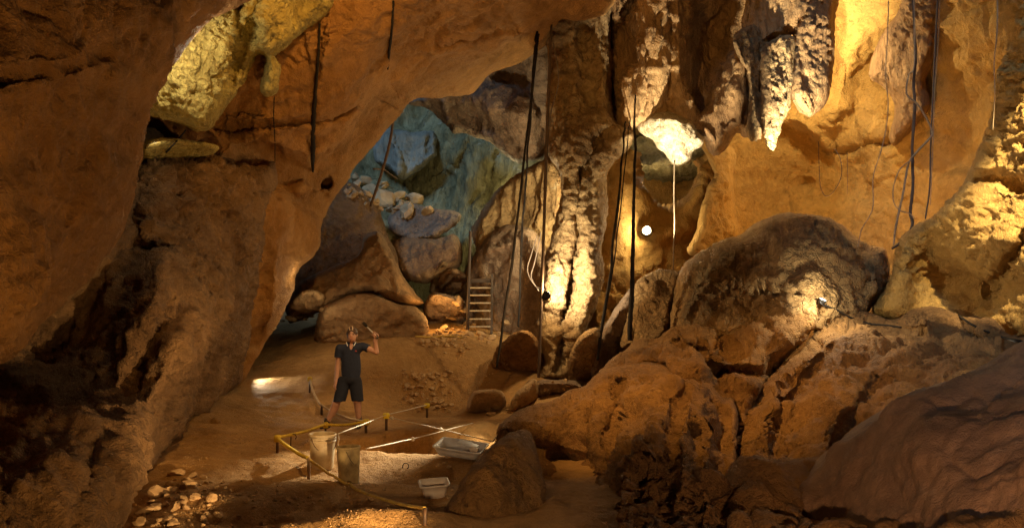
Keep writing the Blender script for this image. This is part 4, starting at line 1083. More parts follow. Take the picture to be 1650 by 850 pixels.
for dx in (-.022, .040):
    v, q = sdf_mesh([ell(hd + (dx, -.084, .012), (.013, .007, .007), .004)], hd + (dx - .03, -.11, -.02), hd + (dx + .03, -.06, .05), .003)
    b = quad_mesh('eye', v, q, K['eye']); b.parent = person
    g_ = tube_geo([hd + (dx - .020, -.082, .026), hd + (dx, -.091, .032), hd + (dx + .020, -.080, .027)], [.003, .005, .003], 6, sub=2)
    obj('eyebrow', g_, K['hair'], person)
obj('mouth', tube_geo([hd + (-.014, -.094, -.058), hd + (.010, -.101, -.062), hd + (.034, -.092, -.057)], [.003, .007, .003], 6, sub=3), K['lip'], person)
for s_, pts in ((-1, [neck + (-.030, -.085, -.035), neck + (-.052, -.05, .0), neck + (-.066, .0, .028), neck + (-.06, .05, .036)]), (1, [neck + (.052, -.085, -.035), neck + (.066, -.05, .0), neck + (.070, .0, .028), neck + (.06, .05, .036)])):
    c_ = obj('collar', tube_geo(pts, [.012, .016, .016, .014], 8, sub=3), K['navy'], person)
    obj('collar_stripe', tube_geo([p + np.array((0.006 * s_, -.012, .006)) for p in pts], [.006, .008, .008, .006], 8, sub=3), K['stripe'], c_)
obj('logo', lathe([(0, 0), (.014, 0), (.014, .004), (0, .004)], 12), K['red'], person).matrix_local = Matrix.Translation(pp3(575.5, 566.5, -.098)) @ Matrix.Rotation(math.radians(80), 4, 'X')
for a_, dx, nm in ((al_, -.03, 'boot'), (ar_, .015, 'boot')):
    sh = [cap(a_ + (0, .0, .03), a_ + (0, .01, -.03), .050, .052, .03), cap(a_ + (0, .03, -.065), a_ + (dx, -.15, -.075), .045, .040, .03), ell(a_ + (dx, -.14, -.070), (.05, .07, .04), .02)]
    v, q = sdf_mesh(sh, a_ - .26, a_ + .2, cut=lambda g: np.maximum(.004 - g[..., 2], g[..., 2] - a_[2] - .055))
    b = quad_mesh(nm, v, q, K['boot']); b.parent = person
    obj('sock', tube_geo([a_ + (0, 0, .04), a_ + (0.002, 0, .075)], [.045, .043], 12), K['boot'], person)
tl = thing('hand_tool', 'long pale handled tool with a dark head, held up in the raised hand', 'tool', P0)
g0 = gp - tool_dir * .07; g1 = gp + tool_dir * .21
obj('handle', tube_geo([g0, gp, g1], [.013, .013, .010], 10), K['grip'], tl)
obj('head', tube_geo([g1 - tool_dir * .02, g1 + tool_dir * .02, g1 + tool_dir * .075], [.018, .026, .024], 10), K['black'], tl)
obj('strap', tube_geo([gp + np.array((.02, .0, .0)), gp + np.array((.045, -.01, -.02)), gp + np.array((.04, -.02, -.055)), gp + np.array((.012, -.02, -.05))], .008, 8, sub=3), K['black'], tl)

# ------------------------------------------------------------------ buckets, tray, tub
def on_ground(px, py, d=None):
    """Ground point under a photo pixel."""
    ds = np.linspace(5, 22, 700)
    z = floor_z((px - CX) / F * ds, ds); r = HZ + (HY - py) / F * ds
    k = int(np.argmax(r < z)) if d is None else int(np.argmin(abs(ds - d)))
    p = Vector(((px - CX) / F * ds[k], ds[k], 0)); p.z = drop(Vector((p.x, p.y, z[k])))
    return p


def bucket(px, py, w_px, h_px, label, mat, seed, bands, soil):
    p = on_ground(px, py)
    s = p.y / F
    r, h = w_px * s / 2, h_px * s
    p.y += r * .9; p.x = (px - CX) / F * p.y; p.z = drop(p) - .01
    t = thing('bucket', label, 'bucket', p, 'buckets beside the excavation pit', seed * .7)
    t.rotation_euler.x = math.radians(2.0 if seed == 1 else -1.5)
    prof = [(0, 0), (r * .84, 0), (r * .87, .015), (r * .94, h * .55), (r * .985, h * .97), (r * .985, h), (r * .94, h), (r * .90, h * .55), (r * .82, .03), (0, .03)]
    obj('shell', lathe(prof, 36, .01, seed), mat, t)
    for k in range(bands):
        z = h * (.985 - .085 * k)
        rr = r * (1.0 + .02 * (1 if k == 0 else 0))
        obj('rim', lathe([(rr * .985, z - .018), (rr * 1.045, z - .014), (rr * 1.05, z), (rr * 1.0, z + .008), (rr * .95, z + .004)], 36), mat, t)
    obj('handle', tube_geo([Vector((r * 1.03 * math.cos(a), -r * .25 - r * .9 * math.sin(a) * .6, h * .9 - h * .42 * math.sin(a))) for a in np.linspace(0, math.pi, 14)], .004, 6), K['steel'], t)
    if soil:
        so_ = lathe([(0, h * soil + .03), (r * .4, h * soil + .02), (r * .87, h * soil)], 24, .02, 2); obj('soil', so_, M['earth'], t)
    return t


bucket(519, 757, 42, 57, 'cream plastic bucket with a ribbed rim, the taller and farther of the two', K['pail'], 1, 3, .8)
bucket(562.5, 777, 38, 60, 'mud-stained open bucket with streaked sides, the nearer of the two', K['mudpail'], 2, 1, .6)


def tub_geo(lx, ly, h, th, cr, flare=1.12, n=7):
    def ring(sx, sy, z, c):
        out = []
        for qx, qy, a0 in ((1, 1, 0), (-1, 1, 90), (-1, -1, 180), (1, -1, 270)):
            for k in range(n):
                a = math.radians(a0 + 90 * k / (n - 1))
                out.append(Vector((qx * (sx / 2 - c) + c * math.cos(a), qy * (sy / 2 - c) + c * math.sin(a), z)))
        return out
    rings = [ring(lx * .9, ly * .9, 0, cr), ring(lx, ly, h * .5, cr), ring(lx * flare, ly * flare, h, cr), ring(lx * flare + .03, ly * flare + .03, h, cr), ring(lx * flare + .03, ly * flare + .03, h + .012, cr),
             ring(lx * flare - th, ly * flare - th, h + .012, cr), ring(lx - th * 2, ly - th * 2, h * .5, cr), ring(lx * .9 - th * 2, ly * .9 - th * 2, th, cr)]
    m = len(rings[0]); v = [p for r in rings for p in r]; f = []
    for i in range(len(rings) - 1):
        for k in range(m): f.append((i * m + k, i * m + (k + 1) % m, (i + 1) * m + (k + 1) % m, (i + 1) * m + k))
    f.append(tuple(range(m))[::-1]); f.append(tuple((len(rings) - 1) * m + k for k in range(m)))
    return v, f


p = on_ground(700, 801); p.y += .10; p.x = (700 - CX) / F * p.y; p.z = drop(p) - .005
t = obj('tub', tub_geo(.235, .20, .135, .008, .045, 1.15), K['tub'], smooth=True)
t.location = p; t.rotation_euler = (math.radians(7), math.radians(-3), math.radians(12))
tag(t, 'small pinkish white rectangular tub sitting on the dark ground in front of the pit', 'tub')
t = thing('tray', 'large shallow white tray propped at the rim of the pit beside the pointed boulder', 'tray', (0, 0, 0))
p = on_ground(738, 748); p.y += .2; p.x = (742 - CX) / F * p.y; p.z = drop(p) + .05
t.location = p; t.rotation_euler = (math.radians(9), math.radians(6), math.radians(-14))
obj('basin', tub_geo(.54, .36, .095, .010, .05, 1.08), K['tray'], t)
obj('scoop', box_geo(.17, .0, .075, .10, .07, .05, .008), K['tub'], t)
obj('clipboard', box_geo(.06, .10, .10, .26, .16, .008, .002, Matrix.Rotation(.12, 4, 'Y')), K['tray'], t)

# ------------------------------------------------------------------ posts, ropes and strings round the pit
def post(px, base_y, top_y, mat, r, label, cat='post', capm=None, group=None, name='post', d=None, hook=False):
    b = on_ground(px, base_y, d)
    top = HZ + (HY - top_y) / F * b.y
    b.z = min(b.z, top - .05)
    t = thing(name, label, cat, b, group)
    h = top - b.z
    obj('shaft', tube_geo([(0, 0, -.08), (random.uniform(-.005, .005), 0, h * .5), (0, 0, h)], r, 8), mat, t)
    if capm:
        obj('cap', lathe([(0, h + .035), (r * 2.0, h + .03), (r * 2.5, h + .01), (r * 2.5, h - .05), (r * 2.1, h - .055), (r * 1.02, h - .055)], 14), capm, t)
    if hook:
        obj('hook', tube_geo([Vector((0, 0, h)) + Vector((.035 * (1 - math.cos(a)), 0, .035 * math.sin(a))) for a in np.linspace(0, 4.2, 10)], r * .8, 6), mat, t)
    return b + Vector((0, 0, h))


GP = 'posts of the barrier round the pit'
pA = post(447, 729, 704, K['steel'], .018, 'leftmost barrier post, where two yellow ropes meet left of the buckets', capm=K['yellow'], group=GP)
pB = post(525, 702, 683, K['steel'], .015, 'short post carrying a yellow rope knot in front of the person’s boot', capm=K['yellow'], group=GP)
pC = post(590, 698, 678, K['steel'], .022, 'stout post with a yellow loop of rope beside the person’s other boot', capm=K['yellow'], group=GP)
pD = post(497, 771, 737, K['wood'], .017, 'bare wooden stake with the rope tied to it, in front of the cream bucket', group=GP, name='stake')
pE = post(622.5, 695, 668, K['steel'], .022, 'yellow capped post where the white strings cross at the corner of the pit', capm=K['cap'], group=GP)
pF = post(688, 673, 652, K['steel'], .022, 'yellow capped post farthest back, before the dirt bank', capm=K['cap'], group=GP)
pG = post(685, 846, 818, K['steel'], .018, 'post ending the golden rope in front of the pointed boulder', group=GP)
pH = post(499, 632, 609, K['steel'], .02, 'slim post on the sloping path at the upper end of the tan rope', capm=K['yellow'], group=GP)
pI = post(518.5, 668, 652, K['steel'], .022, 'short dark post holding the tan rope behind the person', group=GP)
pJ = post(600.5, 590, 576, K['steel'], .02, 'tiny post at the top of the dirt bank by the raised elbow', capm=K['yellow'], group=GP, d=15.8)
pK = post(670, 580, 569, K['steel'], .02, 'tiny post on the far path at the end of the far yellow rope', capm=None, group=GP, d=16.6)
post(469, 722, 703, K['steel'], .008, 'thin rod with a hooked end between the leftmost post and the cream bucket', 'rod', name='hooked_rod', hook=True)
post(649, 756, 750, K['steel'], .007, 'small iron ring peg in the lit sand before the pit', 'peg', name='ring_peg', hook=True)


def rope(pts, r, mat, label, sag=0.0, group='ropes of the barrier round the pit', name='rope', strands=3, seg=40, cat='rope'):
    P_ = []
    for a, b in zip(pts[:-1], pts[1:]):
        for k in range(seg):
            t = k / seg; p = Vector(a).lerp(Vector(b), t)
            p.z -= sag * 4 * t * (1 - t); p.x += .006 * math.sin(9 * t + a[0]); P_.append(p)
    P_.append(Vector(pts[-1]))
    for p in P_:
        g = drop(Vector((p.x, p.y, p.z)))
        if p.z < g + r and g - p.z < .4: p.z = g + r
    L_ = 0; geo = []; ph = []
    for i, p in enumerate(P_):
        if i: L_ += (p - P_[i - 1]).length
        ph.append(L_)
    if strands == 1: geo = [tube_geo(P_, r, 6)]
    else:
        fine = max(1, int(ph[-1] / (r * 1.1) / len(P_)) + 1)
        Q, ang = [], []
        for i in range(len(P_) - 1):
            for k in range(fine):
                t = k / fine; Q.append(P_[i].lerp(P_[i + 1], t)); ang.append((ph[i] * (1 - t) + ph[i + 1] * t) / (r * 5.5) * 2 * math.pi)
        for s_ in range(strands):
            pts_ = []
            for i, p in enumerate(Q):
                tn = (Q[min(i + 1, len(Q) - 1)] - Q[max(i - 1, 0)]).normalized()
                a = tn.cross(Vector((0, 0, 1))).normalized(); b = tn.cross(a)
                w = ang[i] + s_ * 2 * math.pi / strands
                pts_.append(p + (a * math.cos(w) + b * math.sin(w)) * r * .5)
            geo.append(tube_geo(pts_, r * .58, 5))
    o = obj(name, join_geo(geo), mat, base=P_[0])
    return tag(o, label, cat, group)


rope([pA, pB], .021, K['yellow'], 'bright yellow rope from the leftmost post to the knot at the person’s boot', .02)
rope([pB, pC], .021, K['yellow'], 'bright yellow rope running across both of the person’s boots', .03)
rope([pA, pD], .021, K['yellow'], 'bright yellow rope dipping from the leftmost post to the wooden stake', .03)
rope([pD, on_ground(540, 772) + Vector((0, 0, .05)), on_ground(585, 795) + Vector((0, 0, .03)), pG], .016, K['gold'], 'muddy golden rope sagging over the ground before the buckets', .02)
rope([pH, pI], .022, K['tan'], 'tan rope coming down the path to the short dark post', .10)
rope([pI, pC], .020, K['tan'], 'tan rope passing behind the person’s legs', .06)
rope([pK, P(746, 560, 17.0)], .022, K['gold'], 'far yellow rope along the upper path before the ladder', .02)
GS2 = 'white strings over the excavation pit'
bk = on_ground(547, 757); bk = P(546, 698, bk.y)
rope([bk, pE], .007, K['white'], 'white string from the cream bucket up to the yellow capped corner post', 0, GS2, 'string', 1, 12, 'string')
rope([pE, pF], .008, K['white'], 'white string between the two yellow capped posts', 0, GS2, 'string', 1, 12, 'string')
far_end = P(812, 715, 9.9)
rope([pE + Vector((.03, 0, -.03)), far_end], .008, K['white'], 'white string stretched across the pit towards the pointed boulder', 0, GS2, 'string', 1, 12, 'string')
s0 = on_ground(590, 729) + Vector((0, 0, .02)); s1 = P(762, 681, 12.6)
rope([s0, P(665, 706.5, 11.0), s1], .008, K['white'], 'white string running along the pit below the crossing string', 0, GS2, 'string', 1, 12, 'string')
rope([bk, on_ground(545, 722) + Vector((0, 0, .0))], .006, K['white'], 'white string end hanging beside the cream bucket', 0, GS2, 'string', 1, 8, 'string')
o = obj('peg', box_geo(0, 0, 0, .045, .03, .06, .012), K['white']); o.location = P(665, 707, 10.97)
tag(o, 'small white clip hanging on the lower string over the pit', 'clip')
for (px, py, lab) in ((710, 691, 'white knot where two strings cross over the pit'), (632, 673, 'white knot of string below the corner post cap')):
    o = obj('knot', lathe([(0, -.03), (.022, -.02), (.03, 0), (.022, .02), (0, .03)], 10), K['white'])
    d_ = pE.y + (far_end.y - pE.y) * (px - 623) / (812 - 623)
    o.location = P(px, py, d_); tag(o, lab, 'knot')

# ------------------------------------------------------------------ wooden ladder and poles at the back
LB = P(773, 529, 18.0); LT = P(776, 452, 18.45)
lad = thing('ladder', 'short wooden step ladder leading up to the far chamber', 'ladder', LB)
wd = 18.0 / F
up_ = LT - LB
for sx in (-1, 1):
    obj('stile', box_geo(sx * 19 * wd, up_.y / 2, up_.z / 2, .06, .13, up_.length + (.30 if sx > 0 else .16), .006, Matrix.Rotation(-math.atan2(up_.y, up_.z), 4, 'X')), K['dwood'], lad)
for k, py in enumerate((526, 514, 501, 488.5, 476, 464)):
    t_ = (529 - py) / (529 - 452)
    obj('tread', box_geo(0, up_.y * t_ - .02, up_.z * t_, 35 * wd, .18, .034, .005), K['tread'], lad)
obj('top_board', box_geo(0, up_.y * .98, up_.z * 1.0, 35 * wd, .04, .10, .005), K['dwood'], lad)

pl = obj('pole', tube_geo([P(753.5, 531, 17.9), P(755.5, 450, 17.9), P(758, 372, 17.9)], [.042, .040, .036], 8, .06), K['dwood'], base=P(753.5, 531, 17.9))
tag(pl, 'dark upright pole standing against the left side of the ladder', 'pole')


def strand(name, pts, radii, mat, label, cat, group=None, sub=7, wob=.16, sides=8):
    P_ = [P(*p) for p in pts]
    if cat == 'rope' and len(P_) > 3:
        Q_, R_ = [], []
        rl = radii if hasattr(radii, '__len__') else [radii] * len(P_)
        for a, b, ra, rb in zip(P_[:-1], P_[1:], rl[:-1], rl[1:]):
            for k in range(4):
                t = k / 4; q = a.lerp(b, t)
                if Q_: q = q + Vector((random.gauss(0, .008), random.gauss(0, .008), 0))
                Q_.append(q); R_.append((ra * (1 - t) + rb * t) * random.choice((1, 1, 1, 1.08, 1.3)))
        P_, radii = Q_ + [P_[-1]], R_ + [rl[-1]]
    o = obj(name, tube_geo(P_, radii, sides, wob, sub=sub), mat, base=P_[-1])
    return tag(o, label, cat, group)


GR = 'long dark ropes hanging before the rock pillar'
strand('hanging_rope', [(866, 50, 15.5), (862, 78, 15.0), (848, 230, 14.8), (824, 430, 14.7), (800, 592, 14.6)], 0.0234, K['black'], 'black rope slanting from the roof to the ground, leftmost before the ladder', 'rope', GR)
strand('hanging_rope', [(868, 56, 15.6), (864, 84, 15.1), (851, 240, 15.2), (842, 360, 15.6), (835, 526, 16.2)], 0.0218, K['black'], 'black rope ending in the shade beside the thin wires', 'rope', GR)
strand('hanging_pole', [(890, 24, 15.0), (888, 48, 14.6), (882, 200, 14.2), (876, 380, 14.0), (868, 608, 13.9)], [0.0234, 0.0234, 0.0296, 0.0312, 0.0281], K['droot'], 'tall brown pole carrying the lamp head in front of the rock pillar', 'pole', GR, wob=.12)
strand('hanging_rope', [(1024, 150, 15.2), (1023, 176, 14.2), (1022, 300, 13.8), (1019, 420, 13.8), (1015, 548, 13.7)], [0.0156, 0.0172, 0.0265, 0.039, 0.0468], K['black'], 'thick black rope thickening towards the lumpy pale boulder', 'rope', GR, wob=.15)
strand('hanging_rope', [(1008, 196, 15.4), (1006, 216, 14.3), (998, 310, 13.9), (984, 430, 13.8), (963, 580, 13.6)], [0.0156, 0.0172, 0.0203, 0.0234, 0.0234], K['black'], 'black rope slanting down right of the rock pillar', 'rope', GR)
strand('hanging_rope', [(1016, 190, 15.4), (1014, 206, 14.3), (1004, 300, 14.0), (992, 400, 13.9), (976, 500, 13.8)], 0.0109, K['black'], 'thinnest black cord between the two right hand ropes', 'rope', GR)

GW = 'aerial roots hanging in the right cavern'
strand('hanging_root', [(1433, -60, 14.4), (1430, 60, 14.5), (1427, 120, 14.6), (1431, 165, 14.7), (1428, 205, 14.8), (1419, 245, 14.8), (1407, 285, 14.8), (1407, 330, 14.6), (1400, 350, 14.4), (1388, 370, 14.1), (1383, 396, 13.8)], 0.0095, K['root'], 'thin pale root wavering down to the top of the cracked dome', 'root', GW)
strand('hanging_root', [(1467, -60, 13.8), (1473, 40, 13.8), (1475, 95, 13.8), (1472, 135, 13.8), (1474, 170, 13.8), (1470, 240, 13.8), (1471, 300, 13.7), (1467, 340, 13.6), (1470, 362, 13.4), (1460, 384, 13.2), (1438, 400, 13.0)], [0.0159, 0.0186, 0.0265, 0.0239, 0.0265, 0.0239, 0.0265, 0.0265, 0.0265, 0.0239, 0.0212], K['droot'], 'thick straight dark root, the stoutest in the right cavern', 'root', GW, wob=.15)
strand('hanging_root', [(1471, -60, 13.7), (1474, 95, 13.65), (1464, 122, 13.6), (1461, 152, 13.6), (1476, 166, 13.6), (1490, 186, 13.6), (1502, 212, 13.6), (1497, 224, 13.6), (1480, 242, 13.6), (1464, 264, 13.6), (1455, 312, 13.5), (1444, 362, 13.3), (1440, 394, 13.0)], [0.0106, 0.0117, 0.0127, 0.0148, 0.0159, 0.0159, 0.017, 0.017, 0.018, 0.0191, 0.0191, 0.018, 0.0159], K['root'], 'pale twisting root wrapped round the stoutest dark root', 'root', GW, wob=.15)
strand('hanging_root', [(1468, 258, 13.55), (1450, 273, 13.5), (1440, 300, 13.5), (1440, 325, 13.45), (1450, 339, 13.4), (1466, 344, 13.4), (1474, 352, 13.35)], 0.0095, K['root'], 'curved root looping left of the twisted pair', 'root', GW)
strand('hanging_root', [(1513, -60, 14.0), (1508, 60, 14.0), (1504, 140, 14.1), (1500, 220, 14.0), (1498, 300, 13.6), (1491, 352, 13.0)], [0.0191, 0.0191, 0.0159, 0.0148, 0.0138, 0.0127], K['droot'], 'straight brown root right of the twisted pair', 'root', GW, wob=.15)
strand('hanging_root', [(1516, -60, 13.95), (1512, 60, 13.95), (1506, 150, 14.0), (1503, 240, 13.8), (1499, 330, 13.3)], 0.0074, K['root'], 'thin pale root running along the straight brown root', 'root', GW)
strand('hanging_root', [(1606, -60, 9.2), (1607, 40, 9.2), (1602, 100, 9.3), (1603, 150, 9.3), (1600, 210, 9.4)], [0.0085, 0.0085, 0.0069, 0.0053, 0.0032], K['root'], 'thin root hanging at the edge of the ragged layered rock', 'root', GW)
strand('hanging_root', [(1087, 258, 14.3), (1086, 310, 14.3), (1087, 360, 14.2), (1085, 400, 14.2), (1085, 434, 14.1)], [0.0127, 0.0117, 0.0106, 0.0095, 0.0106], K['wroot'], 'white root hanging straight below the glowing calcite boss', 'root', GW, wob=.2)
strand('hanging_root', [(1319, 228, 16.4), (1320, 270, 16.4), (1322, 300, 16.3), (1331, 316, 16.2), (1345, 306, 16.2), (1356, 282, 16.2), (1354, 256, 16.3), (1345, 240, 16.5)], 0.0074, K['droot'], 'thin dark root looping below the lit wall', 'root', GW)
strand('hanging_root', [(1365, 246, 16.4), (1366, 282, 16.3), (1365, 312, 16.2)], 0.0053, K['droot'], 'short thin root beside the root loop', 'root', GW)

GL = 'dark roots and cords on the arch'
def on_rock(pts, off): return [(x, y, hit(x, y, off)[0].y) for x, y in pts]
strand('hanging_root', on_rock([(515, 38), (513, 90), (508, 150), (505, 200), (504, 240), (504, 276)], .06), [.018, .02, .026, .04, .045, .02], K['black'], 'black root hanging down the arch from the end of the yellow flowstone', 'root', GL, wob=.2)
strand('hanging_root', on_rock([(634, 2), (631, 50), (627, 85), (625, 112)], .05), [.016, .020, .024, .012], K['black'], 'short black root on the upper arch', 'root', GL, wob=.2)
strand('hanging_root', on_rock([(442, 156), (441, 190), (443, 225), (443, 262)], .05), .008, K['black'], 'hair-thin cord below the flowstone tip', 'root', GL)
strand('hanging_root', on_rock([(299, 210), (284, 228), (268, 245)], .05), .012, K['black'], 'short slanting cord below the yellow flowstone', 'root', GL)
strand('hanging_root', [(634, 190, 16.6), (627, 235, 17.0), (613, 285, 17.4), (597, 332, 17.8)], [.03, .032, .034, .03], K['droot'], 'dark root stretched across the mouth of the daylit chamber', 'root', GL)
strand('hanging_root', [(602, 272, 17.4), (618, 273, 18), (628, 280, 18.6), (640, 288, 19)], .018, K['droot'], 'small side root curling over the chamber', 'root', GL)
GC = 'thin wires hanging beside the pillar'
for k, pts in enumerate(([(892, 70, 14.6), (900, 130, 14.5), (888, 180, 14.5), (880, 240, 14.5), (876, 300, 14.5)], [(866, 378, 15), (856, 410, 15), (850, 436, 15), (862, 460, 14.8), (876, 466, 14.4)], [(872, 372, 15), (862, 420, 15), (856, 446, 15), (868, 468, 14.7)])):
    strand('wire', pts, .010, K['wire'], ('thin wire drooping down the upper left side of the rock pillar', 'thin wire looping to the lamp head from the left', 'inner wire beside the looping one')[k], 'wire', GC)

# ------------------------------------------------------------------ lamps that show
def lamp_head(loc, aim, r, mat, label, hood=True, group=None):
    t = thing('flood_lamp', label, 'lamp', loc, group)
    t.rotation_euler = Vector(aim).to_track_quat('Z', 'Y').to_euler()
    obj('housing', lathe([(0, -r * 1.5), (r * .7, -r * 1.45), (r * 1.0, -r * .6), (r * 1.15, 0), (r * 1.15, r * .12), (r * 1.0, r * .1), (r * .9, -r * .4), (0, -r * .5)], 20), K['metal'], t)
    obj('lens', lathe([(r * .95, -r * .02), (r * .6, r * .06), (0, r * .1)], 20), mat, t)
    obj('bracket', tube_geo([(-r * 1.2, 0, -r * .3), (-r * 1.25, -r * .9, -r * .9), (0, -r * 1.4, -r * 1.2), (r * 1.25, -r * .9, -r * .9), (r * 1.2, 0, -r * .3)], r * .12, 6, sub=3), K['metal'], t)
    return t


star = P(1042, 371, STAR_D)
lamp_head(star, (EYE - star).normalized() + Vector((0, 0, .1)), .09, K['bulb'], 'lit lamp shining straight out of the hollow below the calcite boss')
lamp_head(P(1326, 482, 11.95), Vector((.25, -.35, .75)), .06, K['bulb2'], 'small lit floor lamp under the cracked dome')
lamp_head(P(881, 475, 13.8), Vector((.5, .6, .55)), .075, K['metal'], 'dark lamp head fixed to the tall brown pole')

# ------------------------------------------------------------------ cable and stick on the right slope
def draped(name, pts, r, mat, label, cat, lift=.02):
    P_ = [hit(x, y, lift)[0] for x, y in pts]
    o = obj(name, tube_geo(P_, r, 7, .06, sub=4), mat, base=P_[0]); return tag(o, label, cat)
draped('cable', [(1330, 492), (1350, 500), (1372, 512), (1400, 521), (1430, 524), (1452, 527)], .018, K['black'], 'black cable lying between the floor lamp and the round knob', 'cable')
draped('cable', [(1545, 508), (1565, 522), (1590, 534), (1615, 543), (1645, 550)], .016, K['black'], 'black cable running down towards the right edge', 'cable')
a_, b_ = hit(1218, 601, .05)[0], hit(1284, 560, .05)[0]; c_ = hit(1320, 512, .05)[0]
o = obj('stick', tube_geo([a_, b_, c_], [.016, .018, .014], 7, .1, sub=4), K['root'], base=a_); tag(o, 'long bent stick lying in the gully of the brown slope', 'stick')

# ------------------------------------------------------------------ loose stones
def stone_mesh(seed, flat=1.0):
    r_ = np.random.default_rng(seed)
    bm = bmesh.new(); bmesh.ops.create_icosphere(bm, subdivisions=2, radius=1)
    pl_ = [(x / np.linalg.norm(x), r_.uniform(.55, .85)) for x in r_.normal(size=(9, 3))]
    for v_ in bm.verts:
        c = np.array(v_.co)
        for n_, d_ in pl_:
            e = c @ n_ - d_
            if e > 0: c = c - n_ * e
        c = c * (1 + .05 * r_.normal())
        v_.co = c * (1, r_.uniform(.98, 1.02), flat)
    me = bpy.data.meshes.new('stone')
    bm.to_mesh(me); bm.free()
    me.materials.append(M['pebble'])
    return me


SM = [stone_mesh(100 + k, (.7, .5, .85, .6, .4, .75, .55, .9)[k]) for k in range(8)]
r_ = random.Random(5)


def stones(name, spots, label, cat, group, mats=None):
    """spots: (px, py, size in photo pixels); each stone an object of its own, told apart by size and place."""
    xs = sorted(q[0] for q in spots); ys = sorted(q[1] for q in spots); ss = sorted(q[2] for q in spots)
    n = len(spots)
    for px, py, s in spots:
        if n > 20:
            size = 'tiny' if s < ss[n // 4] else 'small' if s < ss[n // 2] else 'middling' if s < ss[3 * n // 4] else 'large'
            place = ('back' if py < ys[n // 3] else 'middle' if py < ys[2 * n // 3] else 'front') + ' row, ' + ('left end' if px < xs[n // 4] else 'left half' if px < xs[n // 2] else 'right half' if px < xs[3 * n // 4] else 'right end')
            lab = size + ' ' + label + ', ' + place
        else: lab = label
        loc, nor = hit(px, py)
        o = bpy.data.objects.new(name, SM[r_.randrange(8)]); COL.objects.link(o)
        k = s / 2 * loc.y / F
        o.location = loc + Vector((0, 0, k * .25)); o.scale = (k * r_.uniform(.9, 1.3), k * r_.uniform(.8, 1.1), k * r_.uniform(.8, 1.1))
        o.rotation_euler = (r_.uniform(-.5, .5), r_.uniform(-.5, .5), r_.uniform(0, 6.3))
        tag(o, lab, cat, group)


sp = []
while len(sp) < 85:
    y = r_.uniform(768, 850); x0 = 262 - (y - 765) * .62
    x = x0 + abs(r_.gauss(0, 1)) * (60 + (y - 765) * .9) + 8
    if x < 470: sp.append((x, y, r_.choice((6, 7, 8, 9, 11, 13, 16, 20)) * (1.25 - (x - x0) / 300)))
sp += [(284, 765, 26), (252, 800, 34), (300, 786, 30), (232, 826, 30), (270, 838, 26), (318, 800, 20), (342, 806, 22), (352, 832, 22), (225, 845, 24), (290, 815, 26)]
stones('rubble_stone', sp, 'broken stone in the left rubble', 'stone', 'rubble at the foot of the left buttress')
sp = [(r_.uniform(330, 660), 0, r_.uniform(4, 9)) for _ in range(46)]
sp = [(x, 796 + 9 * math.sin(x / 60) + r_.gauss(0, 6), s) for x, _, s in sp]
stones('pebble', sp, 'pebble on the front floor edge', 'pebble', 'pebbles on the front edge of the floor')
stones('stone', [(597, 804, 10), (520, 500, 14)], 'pale loose stone', 'stone', 'pale loose stones')
for o in [x for x in COL.objects if x.get('group') == 'pale loose stones']:
    o['label'] = 'pale loose stone by the golden rope' if o.location.y < 10 else 'pale stone beside the small lamp-lit boulder'
    del o['group']
sp = [(x, y, s) for x, y, s in ((455, 518, 12), (470, 516, 22), (490, 514, 16), (500, 510, 14), (512, 506, 10), (440, 530, 12), (478, 506, 14))]
for k_, s_ in enumerate(sp):
    stones('stone', [s_], ('small flat stone at the left of the heap below the arch foot', 'largest flat stone of the heap below the arch foot', 'middle flat stone of the heap below the arch foot', 'flat stone right of the middle in the heap below the arch foot', 'small flat stone at the right end of the heap by the lamp-lit boulder', 'lone stone lying in front of the arch foot', 'flat stone topmost in the heap below the arch foot')[k_], 'stone', 'small stones below the arch foot')
sp = [(r_.uniform(650, 730), r_.uniform(596, 664), r_.uniform(5, 13)) for _ in range(60)]
stones('bank_stone', sp, 'stone in the dirt bank', 'stone', 'stones in the dirt bank')
sp = [(r_.gauss(722, 26), r_.gauss(545, 9), r_.uniform(5, 12)) for _ in range(60)]
stones('rock_chip', [s for s in sp if s[1] < 570], 'rock chip before the ladder', 'stone', 'heap of rock chips before the ladder')
sp = [(730, 512, 24), (744, 500, 18), (716, 530, 20), (752, 522, 16), (736, 488, 20), (700, 548, 16), (680, 552, 14), (758, 540, 18), (775, 540, 20), (792, 546, 18), (815, 522, 20), (805, 540, 14)]
for k_, s_ in enumerate(sp):
    stones('stone', [s_], ('largest grey stone left of the ladder foot', 'grey stone between the ladder and the largest stone', 'grey stone left of the rock chips', 'small grey stone touching the ladder foot', 'grey stone high in the gap left of the ladder', 'stone beside the heap of rock chips', 'flat stone where the far yellow rope starts', 'stone just below the ladder', 'stone right below the ladder', 'stone right of the ladder foot by the slanting rope', 'stone in the shade under the sloping boulder', 'small stone under the sloping boulder')[k_], 'stone', 'stones round the foot of the ladder')
sp = [(r_.uniform(558, 660), 0, r_.uniform(7, 17)) for _ in range(70)]
sp = [(x, 284 + (x - 560) * .42 + r_.uniform(-6, 34), s) for x, _, s in sp]
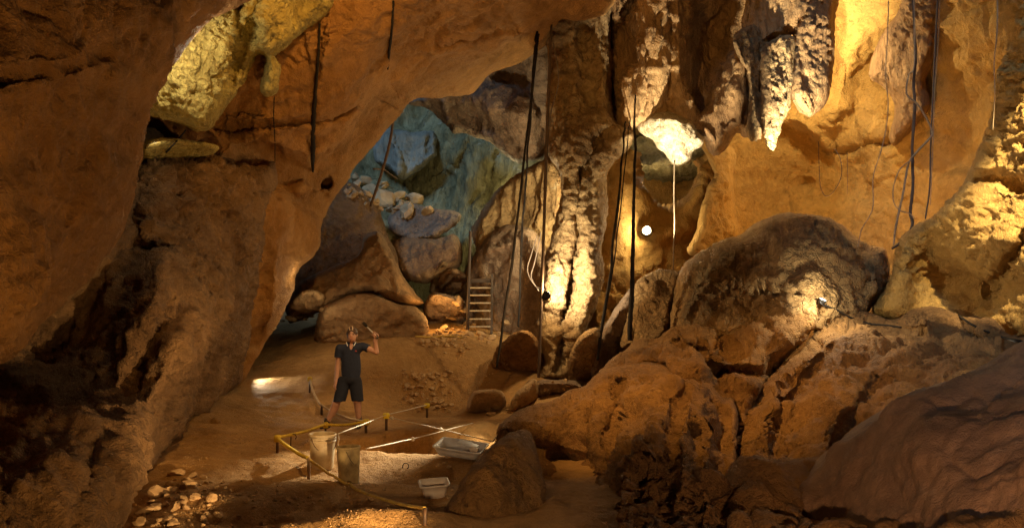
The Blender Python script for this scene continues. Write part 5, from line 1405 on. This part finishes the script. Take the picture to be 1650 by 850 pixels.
sp += [(600, 312, 34), (622, 330, 40), (640, 320, 30), (588, 296, 26), (655, 345, 36), (618, 300, 24), (668, 326, 30), (572, 290, 22), (690, 344, 26)]
stones('scree_stone', sp, 'daylit scree stone', 'stone', 'scree stones in the far chamber')
sp = [(r_.uniform(860, 940), r_.uniform(612, 650), r_.uniform(4, 9)) for _ in range(14)] + [(712, 796, 9), (722, 802, 8), (718, 788, 7), (728, 790, 8), (706, 750, 10), (716, 746, 8), (724, 752, 9), (818, 660, 8), (790, 668, 16)]
stones('stone', sp, 'loose stone right of the pit', 'stone', 'small stones on the floor at the right of the pit')

def gravel(name, spots, mat, label):
    """Grit nobody could count: many tiny chips in one mesh."""
    V, Fc = [], []
    for (px, py, s) in spots:
        g = on_ground(px, py); k = s / 2 * g.y / F
        q = [Vector((1, 0, 0)), Vector((-1, 0, 0)), Vector((0, 1, 0)), Vector((0, -1, 0)), Vector((0, 0, .8)), Vector((0, 0, -.8))]
        rot = Matrix.Rotation(r_.uniform(0, 6.3), 3, Vector((r_.gauss(0, 1), r_.gauss(0, 1), r_.gauss(0, 1))).normalized())
        o_ = len(V)
        V += [g + rot @ (c * k * r_.uniform(.6, 1.25)) for c in q]
        Fc += [tuple(o_ + i for i in t) for t in ((0, 2, 4), (2, 1, 4), (1, 3, 4), (3, 0, 4), (2, 0, 5), (1, 2, 5), (3, 1, 5), (0, 3, 5))]
    o = link_mesh(name, V, Fc, mat, smooth=False)
    return tag(o, label, kind='stuff')


gs = []
for _ in range(2600):
    y = 700 + 150 * r_.random() ** .7; x0 = 262 - (y - 765) * .62
    x = x0 + 20 + abs(r_.gauss(0, 1)) * (90 + (y - 700) * 1.4)
    if x < 690 and perlin(np.array([[x / 70, y / 22, 1.5]]))[0] > -.12: gs.append((x, y, r_.choice((1.5, 2, 2, 2.5, 3, 4))))
for _ in range(500):
    gs.append((r_.gauss(700, 50), 600 + 60 * r_.random(), r_.uniform(1.5, 4)))
for _ in range(300):
    gs.append((r_.gauss(700, 60), 760 + 30 * r_.random(), r_.uniform(1.5, 3)))
gravel('gravel', gs, M['pebble'], 'fine grit and crumbs scattered over the trodden floor')
